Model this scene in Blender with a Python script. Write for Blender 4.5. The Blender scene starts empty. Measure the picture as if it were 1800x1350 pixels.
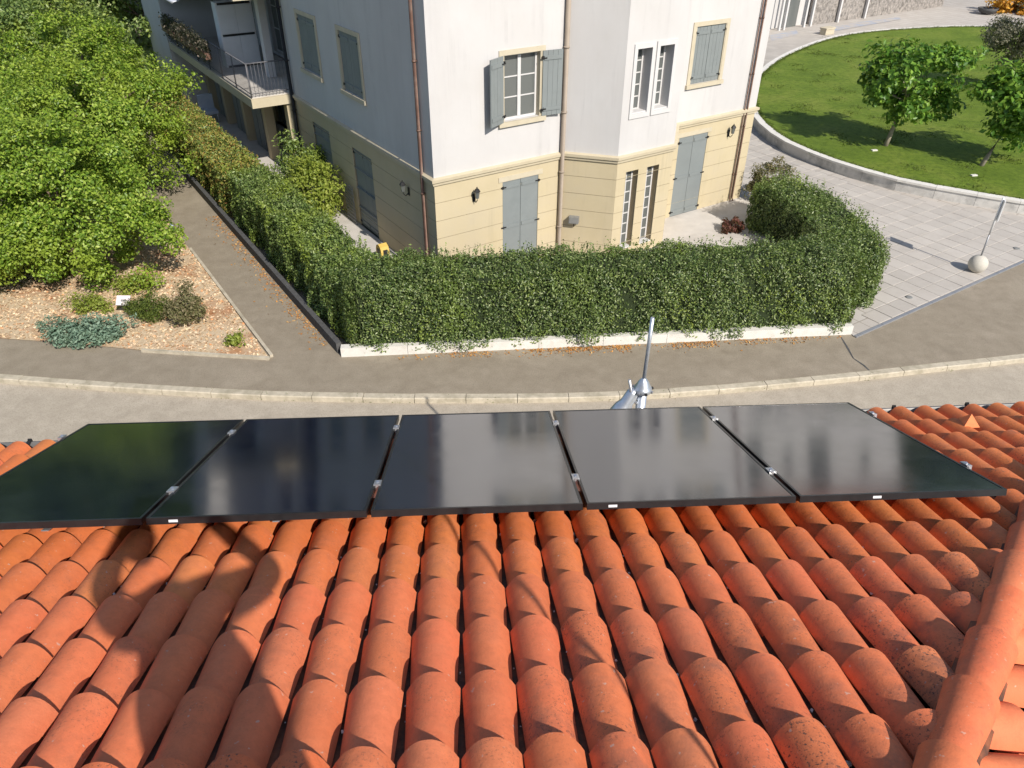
import bpy, bmesh, math, random
import numpy as np
from mathutils import Vector, Matrix, Quaternion

random.seed(7)
RNG = np.random.default_rng(11)
SC = bpy.context.scene
COL = SC.collection
R = math.radians

# ------------------------------------------------------------------ camera
CAM_H = 9.0
F_PX = 1325.7                       # focal length in pixels of an 1800 px wide frame
PITCH, ROLL = R(34.717), R(0.2245)
def _cam_axes():
    r = np.array([1., 0, 0]); f = np.array([0, math.cos(PITCH), -math.sin(PITCH)]); u = np.cross(r, f)
    return (math.cos(ROLL)*r + math.sin(ROLL)*u, -math.sin(ROLL)*r + math.cos(ROLL)*u, f)
CR, CU, CF = _cam_axes()
CAMP = np.array([0., 0, CAM_H])
cam = bpy.data.cameras.new('camera')
cam.sensor_fit = 'HORIZONTAL'; cam.sensor_width = 36.0; cam.lens = 36.0*F_PX/1800.0
cam.clip_start = 0.02; cam.clip_end = 3000.0
camo = bpy.data.objects.new('camera', cam); COL.objects.link(camo)
M = Matrix.Identity(4)
for i in range(3):
    M[i][0] = CR[i]; M[i][1] = CU[i]; M[i][2] = -CF[i]; M[i][3] = CAMP[i]
camo.matrix_world = M
SC.camera = camo

# ------------------------------------------------------------------ sky, sun, exposure
SUN_AZ, SUN_EL = R(34.0), R(38.2)
SUN = np.array([math.cos(SUN_EL)*math.sin(SUN_AZ), -math.cos(SUN_EL)*math.cos(SUN_AZ), math.sin(SUN_EL)])
world = bpy.data.worlds.new('World'); SC.world = world; world.use_nodes = True
wn = world.node_tree.nodes; wl_ = world.node_tree.links
sky = wn.new('ShaderNodeTexSky'); sky.sky_type = 'NISHITA'; sky.sun_disc = False
sky.sun_elevation = SUN_EL; sky.sun_rotation = math.atan2(SUN[0], SUN[1])
sky.altitude = 400; sky.air_density = 1.0; sky.dust_density = 1.0
wl_.new(sky.outputs[0], wn['Background'].inputs[0]); wn['Background'].inputs[1].default_value = 0.11
sun = bpy.data.lights.new('sun', 'SUN'); sun.energy = 4.4; sun.angle = R(0.53); sun.color = (1.0, 0.93, 0.84)
suno = bpy.data.objects.new('sun', sun); COL.objects.link(suno)
suno.rotation_mode = 'QUATERNION'; suno.rotation_quaternion = Vector(-SUN).to_track_quat('-Z', 'Y'); suno.location = (20, -30, 40)
SC.view_settings.view_transform = 'Standard'; SC.view_settings.look = 'None'
SC.view_settings.exposure = 0.31; SC.view_settings.gamma = 1.0; SC.view_settings.use_curve_mapping = False
SC.render.engine = 'CYCLES'
SC.cycles.use_denoising = True
SC.cycles.max_bounces = 7; SC.cycles.diffuse_bounces = 3; SC.cycles.glossy_bounces = 3
SC.cycles.transmission_bounces = 4; SC.cycles.transparent_max_bounces = 4
SC.cycles.caustics_reflective = False; SC.cycles.caustics_refractive = False

# ------------------------------------------------------------------ helpers
def ray(px, py): return (px-900)/F_PX*CR - (py-675)/F_PX*CU + CF
def G(px, py, z=0.0):
    d = ray(px, py); return CAMP + (z-CAM_H)/d[2]*d
def project(P):
    q = np.asarray(P, float)-CAMP; d = q@CF
    if d <= 0.05: return None
    return 900+F_PX*(q@CR)/d, 675-F_PX*(q@CU)/d, d
def in_frame(P, m=40):
    s = project(P); return s is not None and -m < s[0] < 1800+m and -m < s[1] < 1350+m

def tag(o, label=None, cat=None, group=None, kind=None):
    if label: o['label'] = label
    if cat: o['category'] = cat
    if group: o['group'] = group
    if kind: o['kind'] = kind
    return o
def thing(name, loc, label, cat, group=None):
    o = bpy.data.objects.new(name, None); COL.objects.link(o); o.location = [float(x) for x in loc]
    o.empty_display_size = 0.2
    return tag(o, label, cat, group)
def worigin(o):
    v = np.zeros(3)
    while o is not None: v += np.array(o.location[:]); o = o.parent
    return v

class MB:
    """collects geometry in world coordinates; build() links ONE mesh object"""
    def __init__(s): s.v = []; s.f = []; s.sm = []
    def add(s, verts, faces, smooth=False):
        b = len(s.v); s.v += [tuple(float(c) for c in p) for p in verts]
        s.f += [tuple(b+i for i in f) for f in faces]; s.sm += [smooth]*len(faces); return s
    def box(s, c, ax, ay, az):      # centre and three half axes
        c, ax, ay, az = (np.asarray(q, float) for q in (c, ax, ay, az))
        v = [c+i*ax+j*ay+k*az for i, j, k in ((-1,-1,-1),(1,-1,-1),(1,1,-1),(-1,1,-1),(-1,-1,1),(1,-1,1),(1,1,1),(-1,1,1))]
        return s.add(v, [(0,3,2,1),(4,5,6,7),(0,1,5,4),(1,2,6,5),(2,3,7,6),(3,0,4,7)])
    def abox(s, x0, x1, y0, y1, z0, z1):
        return s.box(((x0+x1)/2,(y0+y1)/2,(z0+z1)/2), ((x1-x0)/2,0,0), (0,(y1-y0)/2,0), (0,0,(z1-z0)/2))
    def tube(s, pts, rad, n=8, cap=True):
        pts = [np.asarray(p, float) for p in pts]
        if not hasattr(rad, '__len__'): rad = [rad]*len(pts)
        rings = []
        for i, p in enumerate(pts):
            d = pts[min(i+1, len(pts)-1)]-pts[max(i-1, 0)]; d = d/(np.linalg.norm(d)+1e-9)
            a = np.cross(d, (0, 0, 1.) if abs(d[2]) < .9 else (1., 0, 0)); a /= np.linalg.norm(a); b = np.cross(d, a)
            rings.append([p+rad[i]*(math.cos(2*math.pi*k/n)*a+math.sin(2*math.pi*k/n)*b) for k in range(n)])
        b0 = len(s.v)
        fs = [(i*n+k, i*n+(k+1) % n, (i+1)*n+(k+1) % n, (i+1)*n+k) for i in range(len(pts)-1) for k in range(n)]
        s.add([q for r in rings for q in r], fs, True)
        if cap:
            s.f += [tuple(b0+k for k in range(n))[::-1], tuple(b0+(len(pts)-1)*n+k for k in range(n))]; s.sm += [False, False]
        return s
    def lathe(s, c, prof, n=16, smooth=True):      # prof: (radius, z)
        v = []; f = []
        for r, z in prof:
            for k in range(n): v.append((c[0]+r*math.cos(2*math.pi*k/n), c[1]+r*math.sin(2*math.pi*k/n), c[2]+z))
        for i in range(len(prof)-1):
            for k in range(n): f.append((i*n+k, i*n+(k+1) % n, (i+1)*n+(k+1) % n, (i+1)*n+k))
        return s.add(v, f, smooth)
    def poly(s, pts, z=None):
        pts = [tuple(p) if z is None else (p[0], p[1], z) for p in pts]
        return s.add(pts, [tuple(range(len(pts)))])
    def build(s, name, mat, parent=None):
        o = worigin(parent)
        me = bpy.data.meshes.new(name)
        me.from_pydata([(p[0]-o[0], p[1]-o[1], p[2]-o[2]) for p in s.v], [], s.f)
        me.polygons.foreach_set('use_smooth', s.sm)
        if mat: me.materials.append(mat)
        me.update()
        ob = bpy.data.objects.new(name, me); COL.objects.link(ob)
        if parent is not None: ob.parent = parent
        return ob

def build_pieces(mb, name, mat, parent):
    """one object for each group of faces that touch"""
    key = lambda p: tuple(int(round(c*2000)) for c in p)
    par = {}
    def find(a):
        while par[a] != a: par[a] = par[par[a]]; a = par[a]
        return a
    for f in mb.f:
        ks = [key(mb.v[i]) for i in f]
        for k in ks: par.setdefault(k, k)
        for k in ks[1:]: par[find(ks[0])] = find(k)
    groups = {}
    for n, f in enumerate(mb.f): groups.setdefault(find(key(mb.v[f[0]])), []).append(n)
    for fs in groups.values():
        m = MB()
        for n in fs: m.add([mb.v[i] for i in mb.f[n]], [tuple(range(len(mb.f[n])))], mb.sm[n])
        m.build(name, mat, parent)

# ------------------------------------------------------------------ materials
def nodes_of(name):
    m = bpy.data.materials.new(name); m.use_nodes = True
    nt = m.node_tree; return m, nt, nt.nodes, nt.links, nt.nodes['Principled BSDF']
def noise(nt, scale, detail=4, rough=.55, vec=None, dist=0.0):
    n = nt.nodes.new('ShaderNodeTexNoise'); n.inputs['Scale'].default_value = scale
    n.inputs['Detail'].default_value = detail; n.inputs['Roughness'].default_value = rough; n.inputs['Distortion'].default_value = dist
    if vec is not None: nt.links.new(vec, n.inputs['Vector'])
    return n
def ramp(nt, fac, stops):
    r = nt.nodes.new('ShaderNodeValToRGB'); nt.links.new(fac, r.inputs[0])
    e = r.color_ramp.elements
    while len(e) < len(stops): e.new(.5)
    for q, (p, c) in zip(e, stops): q.position = p; q.color = (*c, 1) if hasattr(c, '__len__') else (c, c, c, 1)
    return r
def mixc(nt, fac, a, b, mode='MIX'):
    n = nt.nodes.new('ShaderNodeMix'); n.data_type = 'RGBA'; n.blend_type = mode
    if isinstance(fac, (int, float)): n.inputs[0].default_value = fac
    else: nt.links.new(fac, n.inputs[0])
    for x, i in ((a, 6), (b, 7)):
        if isinstance(x, (tuple, list)): n.inputs[i].default_value = (*x, 1)
        else: nt.links.new(x, n.inputs[i])
    return n.outputs[2]
def position(nt):
    g = nt.nodes.new('ShaderNodeNewGeometry'); return g.outputs['Position']
def bump(nt, h, strength=.3, dist=.02):
    b = nt.nodes.new('ShaderNodeBump'); b.inputs['Strength'].default_value = strength; b.inputs['Distance'].default_value = dist
    nt.links.new(h, b.inputs['Height']); return b.outputs[0]
def surf(name, c1, c2, scale=6, rough=.85, bmp=.25, bscale=60, stain=None, sscale=.6, sth=(.5, .7), spec=.3, metal=0.0, samt=.7, streak=False):
    m, nt, N, L, B = nodes_of(name); P = position(nt)
    n1 = noise(nt, scale, 6, .6, P)
    c = ramp(nt, n1.outputs[0], [(.3, c1), (.7, c2)]).outputs[0]
    if stain:
        v = P
        if streak:
            mp = N.new('ShaderNodeMapping'); mp.inputs['Scale'].default_value = (1, 1, .18); L.new(P, mp.inputs[0]); v = mp.outputs[0]
        n2 = noise(nt, sscale, 7, .65, v)
        f = ramp(nt, n2.outputs[0], [(sth[0], 0.), (sth[1], samt)])
        c = mixc(nt, f.outputs[0], c, stain)
        if streak or 'cream' in name:
            mp2 = N.new('ShaderNodeMapping'); mp2.inputs['Scale'].default_value = (1, 1, .05); L.new(P, mp2.inputs[0])
            n9 = noise(nt, 5.0, 6, .7, mp2.outputs[0]); n10 = noise(nt, 1.1, 4, .6, P)
            mu = N.new('ShaderNodeMath'); mu.operation = 'MULTIPLY'; L.new(ramp(nt, n9.outputs[0], [(.52, 0.), (.72, .38)]).outputs[0], mu.inputs[0]); L.new(ramp(nt, n10.outputs[0], [(.42, 0.), (.62, 1.)]).outputs[0], mu.inputs[1])
            c = mixc(nt, mu.outputs[0], c, tuple(x*.74 for x in stain))
    if name.endswith('asphalt'):
        n4 = noise(nt, 38, 3, .7, P); c = mixc(nt, ramp(nt, n4.outputs[0], [(.38, .45), (.5, 0.)]).outputs[0], c, tuple(x*.62 for x in c1))
        n5 = noise(nt, 1.7, 8, .75, P, .6); c = mixc(nt, ramp(nt, n5.outputs[0], [(.36, .35), (.47, 0.)]).outputs[0], c, tuple(x*.78 for x in c1))
        n6 = noise(nt, 60, 2, .6, P); c = mixc(nt, ramp(nt, n6.outputs[0], [(.60, 0.), (.68, .25)]).outputs[0], c, tuple(min(1, x*1.45) for x in c2))
    L.new(c, B.inputs['Base Color'])
    B.inputs['Roughness'].default_value = rough; B.inputs['Specular IOR Level'].default_value = spec; B.inputs['Metallic'].default_value = metal
    if bmp:
        n3 = noise(nt, bscale, 5, .65, P); L.new(bump(nt, n3.outputs[0], bmp, .01), B.inputs['Normal'])
    return m
def leafmat(name, stops, trans=.35, rough=.5, patch=None, pscale=.7, spec=.35):
    m, nt, N, L, B = nodes_of(name)
    g = N.new('ShaderNodeNewGeometry')
    c = ramp(nt, g.outputs['Random Per Island'], stops).outputs[0]
    if patch:
        n = noise(nt, pscale, 3, .6, g.outputs['Position'])
        f = ramp(nt, n.outputs[0], [(.5, 0.), (.66, .8)]); c = mixc(nt, f.outputs[0], c, patch)
    L.new(c, B.inputs['Base Color']); B.inputs['Roughness'].default_value = rough; B.inputs['Specular IOR Level'].default_value = spec
    t = N.new('ShaderNodeBsdfTranslucent'); L.new(mixc(nt, .5, c, (.30, .42, .05)), t.inputs[0])
    mx = N.new('ShaderNodeMixShader'); mx.inputs[0].default_value = trans
    L.new(B.outputs[0], mx.inputs[1]); L.new(t.outputs[0], mx.inputs[2]); L.new(mx.outputs[0], N['Material Output'].inputs[0])
    return m
def tilemat(name, per_object):
    m, nt, N, L, B = nodes_of(name); P = position(nt)
    oi = N.new('ShaderNodeObjectInfo'); geo = N.new('ShaderNodeNewGeometry')
    if per_object: base = oi.outputs['Color']; rnd = oi.outputs['Random']; dirt = oi.outputs['Alpha']
    else:
        base = ramp(nt, geo.outputs['Random Per Island'], [(0, (.68, .165, .06)), (.5, (.73, .18, .07)), (1, (.76, .20, .085))]).outputs[0]; dirt = None
    # broad blooms and firing marks
    n1 = noise(nt, 9, 5, .6, P)
    c = mixc(nt, ramp(nt, n1.outputs[0], [(.45, 0.), (.75, .5)]).outputs[0], base, (.76, .24, .11))
    n2 = noise(nt, 26, 6, .7, P)
    c = mixc(nt, ramp(nt, n2.outputs[0], [(.38, .25), (.56, 0.)]).outputs[0], c, (.50, .14, .06))
    # soot-coloured lichen specks and grey film
    n3 = noise(nt, 85, 6, .75, P); n4 = noise(nt, 5.5, 3, .6, P)
    sp = N.new('ShaderNodeMath'); sp.operation = 'MULTIPLY'
    L.new(ramp(nt, n3.outputs[0], [(.545, 0.), (.62, 1.)]).outputs[0], sp.inputs[0]); L.new(ramp(nt, n4.outputs[0], [(.42, 0.), (.56, 1.)]).outputs[0], sp.inputs[1])
    fac = sp.outputs[0]
    if dirt is not None:
        k = N.new('ShaderNodeMath'); k.operation = 'MULTIPLY'; L.new(fac, k.inputs[0]); L.new(dirt, k.inputs[1]); fac = k.outputs[0]
        n6 = noise(nt, 7, 5, .7, P)
        k2 = N.new('ShaderNodeMath'); k2.operation = 'MULTIPLY'; L.new(ramp(nt, n6.outputs[0], [(.48, 0.), (.7, .75)]).outputs[0], k2.inputs[0]); L.new(dirt, k2.inputs[1])
        c = mixc(nt, k2.outputs[0], c, (.17, .10, .08))
    c = mixc(nt, fac, c, (.075, .058, .048))
    n5 = noise(nt, 42, 2, .5, P)
    c = mixc(nt, ramp(nt, n5.outputs[0], [(.71, 0.), (.75, .6)]).outputs[0], c, (.62, .45, .36))
    L.new(c, B.inputs['Base Color']); B.inputs['Roughness'].default_value = .72; B.inputs['Specular IOR Level'].default_value = .28
    n7 = noise(nt, 130, 5, .7, P); n8 = noise(nt, 18, 3, .5, P)
    ad = N.new('ShaderNodeMath'); ad.operation = 'MULTIPLY_ADD'; L.new(n8.outputs[0], ad.inputs[0]); ad.inputs[1].default_value = 2.0; L.new(n7.outputs[0], ad.inputs[2])
    L.new(bump(nt, ad.outputs[0], .26, .006), B.inputs['Normal'])
    return m

MAT = {}
MAT['tile'] = tilemat('terracotta_tile', True)
MAT['tile_mass'] = tilemat('terracotta_tile_mass', False)
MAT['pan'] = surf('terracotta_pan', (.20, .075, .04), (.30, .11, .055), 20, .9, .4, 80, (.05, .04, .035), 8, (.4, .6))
MAT['mortar'] = surf('mortar_crumb', (.55, .50, .45), (.70, .66, .60), 30, .95)
MAT['deck'] = surf('roof_deck', (.06, .04, .03), (.10, .06, .045), 10, .95)
MAT['asphalt'] = surf('pavement_asphalt', (.255, .215, .16), (.32, .275, .21), 3.0, .92, .5, 110, (.40, .345, .27), .55, (.52, .72), samt=.6)
MAT['road'] = surf('road_asphalt', (.385, .335, .265), (.46, .405, .325), 4.0, .92, .5, 110, (.53, .465, .375), .5, (.5, .7), samt=.5)
MAT['kerb'] = surf('kerb_granite', (.44, .39, .30), (.57, .51, .40), 9, .85, .5, 90, (.27, .24, .17), 2.0, (.47, .66))
MAT['white_wall'] = surf('white_lowwall', (.62, .60, .55), (.72, .70, .65), 5, .8, .25, 50, (.45, .40, .33), 3.0, (.56, .75), samt=.6)
MAT['dark_wall'] = surf('dark_wall_coping', (.06, .06, .06), (.11, .11, .11), 12, .8, .3, 60)
MAT['render_white'] = surf('white_render', (.54, .525, .51), (.575, .565, .555), .9, .9, .12, 70, (.465, .455, .45), .8, (.46, .70), samt=.55, streak=True)
MAT['render_cream'] = surf('cream_render', (.50, .425, .275), (.55, .47, .315), 1.4, .9, .15, 70, (.45, .39, .28), .7, (.48, .70), samt=.6)
MAT['groove'] = surf('render_joint', (.40, .32, .20), (.46, .37, .24), 4, .95, 0)
MAT['cornice'] = surf('cornice_plaster', (.49, .425, .30), (.55, .485, .35), 3, .9, .15, 70, (.45, .38, .27), 1.5, (.55, .75), samt=.5)
MAT['trim_white'] = surf('white_trim', (.57, .56, .55), (.61, .60, .59), 4, .7, .1, 60)
MAT['trim_tan'] = surf('tan_surround', (.49, .435, .32), (.55, .49, .37), 5, .85, .15, 70)
MAT['shutter'] = surf('grey_blue_shutter', (.20, .222, .222), (.232, .255, .254), 3, .55, .1, 40, (.17, .187, .187), 1.5, (.5, .7), samt=.6)
MAT['black_metal'] = surf('black_metal', (.015, .015, .016), (.03, .03, .03), 8, .5, 0)
MAT['iron'] = surf('rail_iron', (.10, .10, .11), (.16, .16, .17), 12, .5, 0)
MAT['copper'] = surf('brown_copper_pipe', (.13, .075, .055), (.20, .115, .085), 5, .5, .1, 40, (.30, .24, .20), 2, (.5, .7), metal=.3)
MAT['pipe_beige'] = surf('beige_pipe', (.31, .255, .20), (.36, .30, .24), 3, .6, 0)
MAT['pipe_grey'] = surf('grey_pipe', (.30, .31, .33), (.36, .37, .39), 4, .45, 0, metal=.4)
MAT['galv'] = surf('galvanised_steel', (.50, .54, .60), (.64, .68, .74), 16, .38, .1, 50, metal=.75, spec=.5)
MAT['alu'] = surf('bright_aluminium', (.58, .59, .61), (.66, .66, .68), 20, .35, 0, metal=.8)
MAT['gutter'] = surf('grey_gutter', (.16, .16, .16), (.22, .215, .21), 6, .5, 0, 60, (.30, .28, .26), 3, (.5, .7), metal=.4)
MAT['slab'] = surf('pale_paving_slab', (.545, .51, .465), (.61, .575, .53), 2.2, .85, .25, 90, (.50, .46, .41), .8, (.48, .7), samt=.7)
MAT['concrete'] = surf('terrace_concrete', (.50, .47, .43), (.60, .565, .52), 2.2, .9, .3, 60, (.40, .37, .33), .9, (.5, .72))
MAT['stone_ball'] = surf('granite_ball', (.48, .45, .39), (.60, .57, .50), 40, .85, .35, 60)
MAT['lawn_wall'] = surf('lawn_wall_concrete', (.56, .54, .50), (.68, .66, .62), 3, .9, .3, 50, (.26, .26, .25), 1.1, (.47, .64), samt=.8)
MAT['lawn_cap'] = surf('lawn_wall_cap', (.64, .62, .57), (.74, .72, .67), 4, .85, .2, 60, (.42, .40, .36), 2, (.55, .75))
MAT['soil'] = surf('bed_mulch', (.46, .355, .23), (.63, .505, .35), 22, .95, .7, 60, (.36, .14, .05), .9, (.50, .68), samt=.8)
MAT['earth'] = surf('garden_earth', (.20, .17, .11), (.30, .26, .17), 4, .95, .5, 40, (.10, .13, .04), .8, (.45, .6))
MAT['chip'] = leafmat('wood_chip', [(0, (.48, .33, .18)), (.35, (.64, .48, .30)), (.7, (.74, .59, .41)), (1, (.55, .25, .10))], 0.0, .9)
MAT['litter'] = leafmat('dry_leaf', [(0, (.38, .15, .04)), (.5, (.50, .24, .07)), (1, (.55, .36, .15))], .1, .9)
MAT['trunk'] = surf('bark', (.12, .085, .06), (.22, .165, .12), 14, .95, .6, 40)
MAT['trunk_pale'] = surf('pale_bark', (.26, .22, .17), (.38, .33, .26), 14, .95, .5, 40)
MAT['core'] = surf('hedge_inner_shade', (.018, .028, .010), (.03, .045, .016), 12, .95, .6, 25)  # near-black green, the hedge's inner shade put into the colour
MAT['leaf_hedge'] = leafmat('hedge_leaf', [(0, (.034, .062, .016)), (.4, (.068, .115, .028)), (.72, (.135, .19, .052)), (1, (.32, .37, .16))], .2, .40, (.15, .215, .04), 1.1, .5)
MAT['leaf_hedge2'] = leafmat('hedge_leaf_light', [(0, (.075, .125, .03)), (.4, (.15, .23, .06)), (.75, (.24, .33, .09)), (1, (.36, .42, .16))], .3, .42, (.30, .38, .05), .9, .5)
MAT['leaf_varieg'] = leafmat('variegated_leaf', [(0, (.14, .16, .035)), (.35, (.26, .31, .06)), (.6, (.40, .40, .09)), (.8, (.46, .34, .10)), (1, (.40, .18, .08))], .3, .5, (.42, .33, .08), 1.2)
MAT['leaf_tree'] = leafmat('tree_leaf', [(0, (.08, .155, .018)), (.4, (.18, .30, .032)), (.75, (.31, .43, .052)), (1, (.44, .53, .11))], .34, .42, (.30, .39, .045), .5)
MAT['leaf_lawn'] = leafmat('lawn_tree_leaf', [(0, (.05, .13, .02)), (.5, (.12, .26, .035)), (1, (.30, .48, .07))], .4, .38)
MAT['leaf_dark'] = leafmat('far_tree_leaf', [(0, (.02, .05, .012)), (.5, (.04, .085, .02)), (1, (.08, .14, .035))], .3, .5)
MAT['leaf_olive'] = leafmat('olive_leaf', [(0, (.11, .11, .075)), (.5, (.17, .16, .11)), (1, (.24, .22, .15))], .25, .6)
MAT['leaf_orange'] = leafmat('orange_leaf', [(0, (.55, .22, .02)), (.5, (.70, .32, .03)), (1, (.75, .42, .06))], .3, .6)
MAT['leaf_yellow'] = leafmat('yellow_green_leaf', [(0, (.16, .22, .03)), (.5, (.27, .33, .05)), (1, (.36, .40, .08))], .35, .5)
MAT['leaf_blue'] = leafmat('blue_green_leaf', [(0, (.10, .17, .12)), (.5, (.17, .26, .18)), (1, (.25, .34, .25))], .2, .6)
MAT['leaf_moss'] = leafmat('moss_green_leaf', [(0, (.05, .075, .012)), (.5, (.09, .125, .02)), (1, (.14, .18, .03))], .25, .6)
MAT['leaf_brown'] = leafmat('brown_green_leaf', [(0, (.10, .09, .04)), (.5, (.17, .17, .07)), (1, (.26, .20, .12))], .25, .6)
MAT['leaf_red'] = leafmat('dark_red_leaf', [(0, (.07, .025, .02)), (.5, (.14, .05, .04)), (1, (.22, .09, .07))], .25, .5)
MAT['flower'] = leafmat('dry_flower', [(0, (.025, .03, .02)), (.5, (.06, .06, .04)), (.9, (.11, .09, .065)), (1, (.32, .27, .22))], .2, .7)
MAT['sign_white'] = surf('white_sign', (.72, .72, .72), (.78, .78, .78), 5, .5, 0)
MAT['sign_pink'] = surf('pale_plant_sign', (.70, .60, .60), (.78, .70, .70), 5, .5, 0)
MAT['yellow'] = surf('yellow_paint', (.52, .36, .08), (.62, .45, .12), 6, .6, .1)
MAT['box_grey'] = surf('grey_box', (.20, .20, .19), (.26, .26, .25), 6, .6, .1)
MAT['bluish_patch'] = surf('bluish_ground', (.31, .345, .42), (.37, .40, .46), 2, .9, .2, 70, (.45, .415, .375), 1.4, (.40, .55), samt=.9)
MAT['cabinet'] = surf('white_cabinet', (.66, .67, .68), (.72, .73, .74), 3, .6, 0)
MAT['awning'] = surf('pale_awning', (.60, .64, .70), (.66, .69, .74), 2, .8, .1)
MAT['roof_far'] = surf('far_roof_tile', (.42, .16, .08), (.52, .20, .10), 5, .85, .4, 20)
MAT['stone'] = surf('rubble_stone', (.17, .16, .15), (.42, .38, .34), 6, .95, .8, 9, (.10, .09, .08), 4, (.5, .62))
MAT['skin'] = surf('skin', (.55, .36, .26), (.60, .40, .30), 8, .55, 0)
MAT['cloth'] = surf('dark_work_clothes', (.05, .06, .09), (.07, .08, .12), 20, .9, .2, 200)
MAT['hair'] = surf('dark_hair', (.03, .02, .015), (.06, .04, .03), 60, .7, .3, 150)
MAT['hill'] = surf('wooded_hill', (.02, .04, .014), (.05, .08, .03), .05, .95, .9, .3)
MAT['cushion'] = surf('pale_blue_cushion', (.42, .50, .62), (.52, .58, .68), 5, .9, .1)

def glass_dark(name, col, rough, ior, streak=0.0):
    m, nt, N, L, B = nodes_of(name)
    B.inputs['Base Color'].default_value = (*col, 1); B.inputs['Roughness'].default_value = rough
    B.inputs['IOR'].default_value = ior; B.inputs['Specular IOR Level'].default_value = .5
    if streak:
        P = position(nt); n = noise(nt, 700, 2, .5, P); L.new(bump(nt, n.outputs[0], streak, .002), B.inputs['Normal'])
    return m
MAT['glass'] = glass_dark('window_glass', (.13, .14, .135), .05, 1.6)  # grey base colour stands in for reflected sky and pale curtains
def pv_glass():
    m, nt, N, L, B = nodes_of('solar_cell_glass')
    P = position(nt); n = noise(nt, 1.6, 5, .6, P)
    L.new(ramp(nt, n.outputs[0], [(.3, (.003, .005, .016)), (.7, (.006, .009, .026))]).outputs[0], B.inputs['Base Color'])
    # a thin film of dust dulls the gloss unevenly
    n2 = noise(nt, 5, 6, .65, P); r = ramp(nt, n2.outputs[0], [(.3, .085), (.7, .13)]); L.new(r.outputs[0], B.inputs['Roughness'])
    B.inputs['IOR'].default_value = 2.8
    return m
MAT['pv'] = pv_glass()
MAT['pv_frame'] = surf('black_anodised_frame', (.012, .012, .013), (.02, .02, .021), 20, .32, 0, spec=.5)

def lawnmat():
    m, nt, N, L, B = nodes_of('lawn_grass'); P = position(nt)
    n1 = noise(nt, .42, 7, .68, P); n2 = noise(nt, 5, 8, .8, P)
    c = ramp(nt, n1.outputs[0], [(.28, (.095, .155, .015)), (.5, (.16, .235, .026)), (.66, (.225, .275, .045)), (.8, (.38, .34, .14))]).outputs[0]
    c = mixc(nt, ramp(nt, n2.outputs[0], [(.36, .75), (.58, 0.)]).outputs[0], c, (.065, .11, .012))
    L.new(c, B.inputs['Base Color']); B.inputs['Roughness'].default_value = .8; B.inputs['Specular IOR Level'].default_value = .2
    n3 = noise(nt, 30, 5, .8, P); L.new(bump(nt, n3.outputs[0], .8, .05), B.inputs['Normal']); return m
MAT['lawn'] = lawnmat()
A_H = R(33.3995)                                     # direction of the villa's street front
def gridmat():
    m, nt, N, L, B = nodes_of('plaza_joint_grid'); P = position(nt)
    mp = N.new('ShaderNodeMapping'); mp.inputs['Rotation'].default_value = (0, 0, -A_H); L.new(P, mp.inputs[0])
    b = N.new('ShaderNodeTexBrick'); b.offset = 0; b.inputs['Scale'].default_value = 1; b.inputs['Brick Width'].default_value = .5; b.inputs['Row Height'].default_value = .5
    b.inputs['Mortar Size'].default_value = .012; b.inputs['Color1'].default_value = (.45, .415, .375, 1); b.inputs['Color2'].default_value = (.49, .46, .42, 1); b.inputs['Mortar'].default_value = (.25, .22, .185, 1)
    L.new(mp.outputs[0], b.inputs['Vector'])
    n = noise(nt, .5, 6, .6, P)
    L.new(mixc(nt, ramp(nt, n.outputs[0], [(.45, 0.), (.7, .5)]).outputs[0], b.outputs[0], (.40, .365, .325)), B.inputs['Base Color'])
    B.inputs['Roughness'].default_value = .9; return m
MAT['grid'] = gridmat()

# ------------------------------------------------------------------ foliage
def leaf_object(name, C, N_, size, mat, parent, aspect=.5, kind=None):
    C = np.asarray(C, float); n = len(C); N_ = np.asarray(N_, float)
    N_ = N_/(np.linalg.norm(N_, axis=1, keepdims=True)+1e-9)
    size = np.broadcast_to(np.asarray(size, float), (n,))[:, None]
    t = RNG.normal(size=(n, 3)); t -= (t*N_).sum(1, keepdims=True)*N_; t /= np.linalg.norm(t, axis=1, keepdims=True)+1e-9
    b = np.cross(N_, t)
    o = worigin(parent)
    V = np.empty((n, 4, 3))
    V[:, 0] = C-t*size*.5; V[:, 1] = C+b*size*aspect*.5+N_*size*.12; V[:, 2] = C+t*size*.5; V[:, 3] = C-b*size*aspect*.5+N_*size*.12
    V = V.reshape(-1, 3)-o
    me = bpy.data.meshes.new(name); me.vertices.add(n*4); me.vertices.foreach_set('co', V.ravel())
    idx = (np.arange(n)*4)[:, None]+np.array([0, 1, 2, 0, 2, 3])[None]
    me.loops.add(n*6); me.loops.foreach_set('vertex_index', idx.ravel().astype(np.int32))
    me.polygons.add(n*2); me.polygons.foreach_set('loop_start', (np.arange(n*2)*3).astype(np.int32))
    me.update(); me.validate(); me.materials.append(mat)
    ob = bpy.data.objects.new(name, me); COL.objects.link(ob)
    if parent is not None: ob.parent = parent
    if kind: ob['kind'] = kind
    return ob

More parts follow.
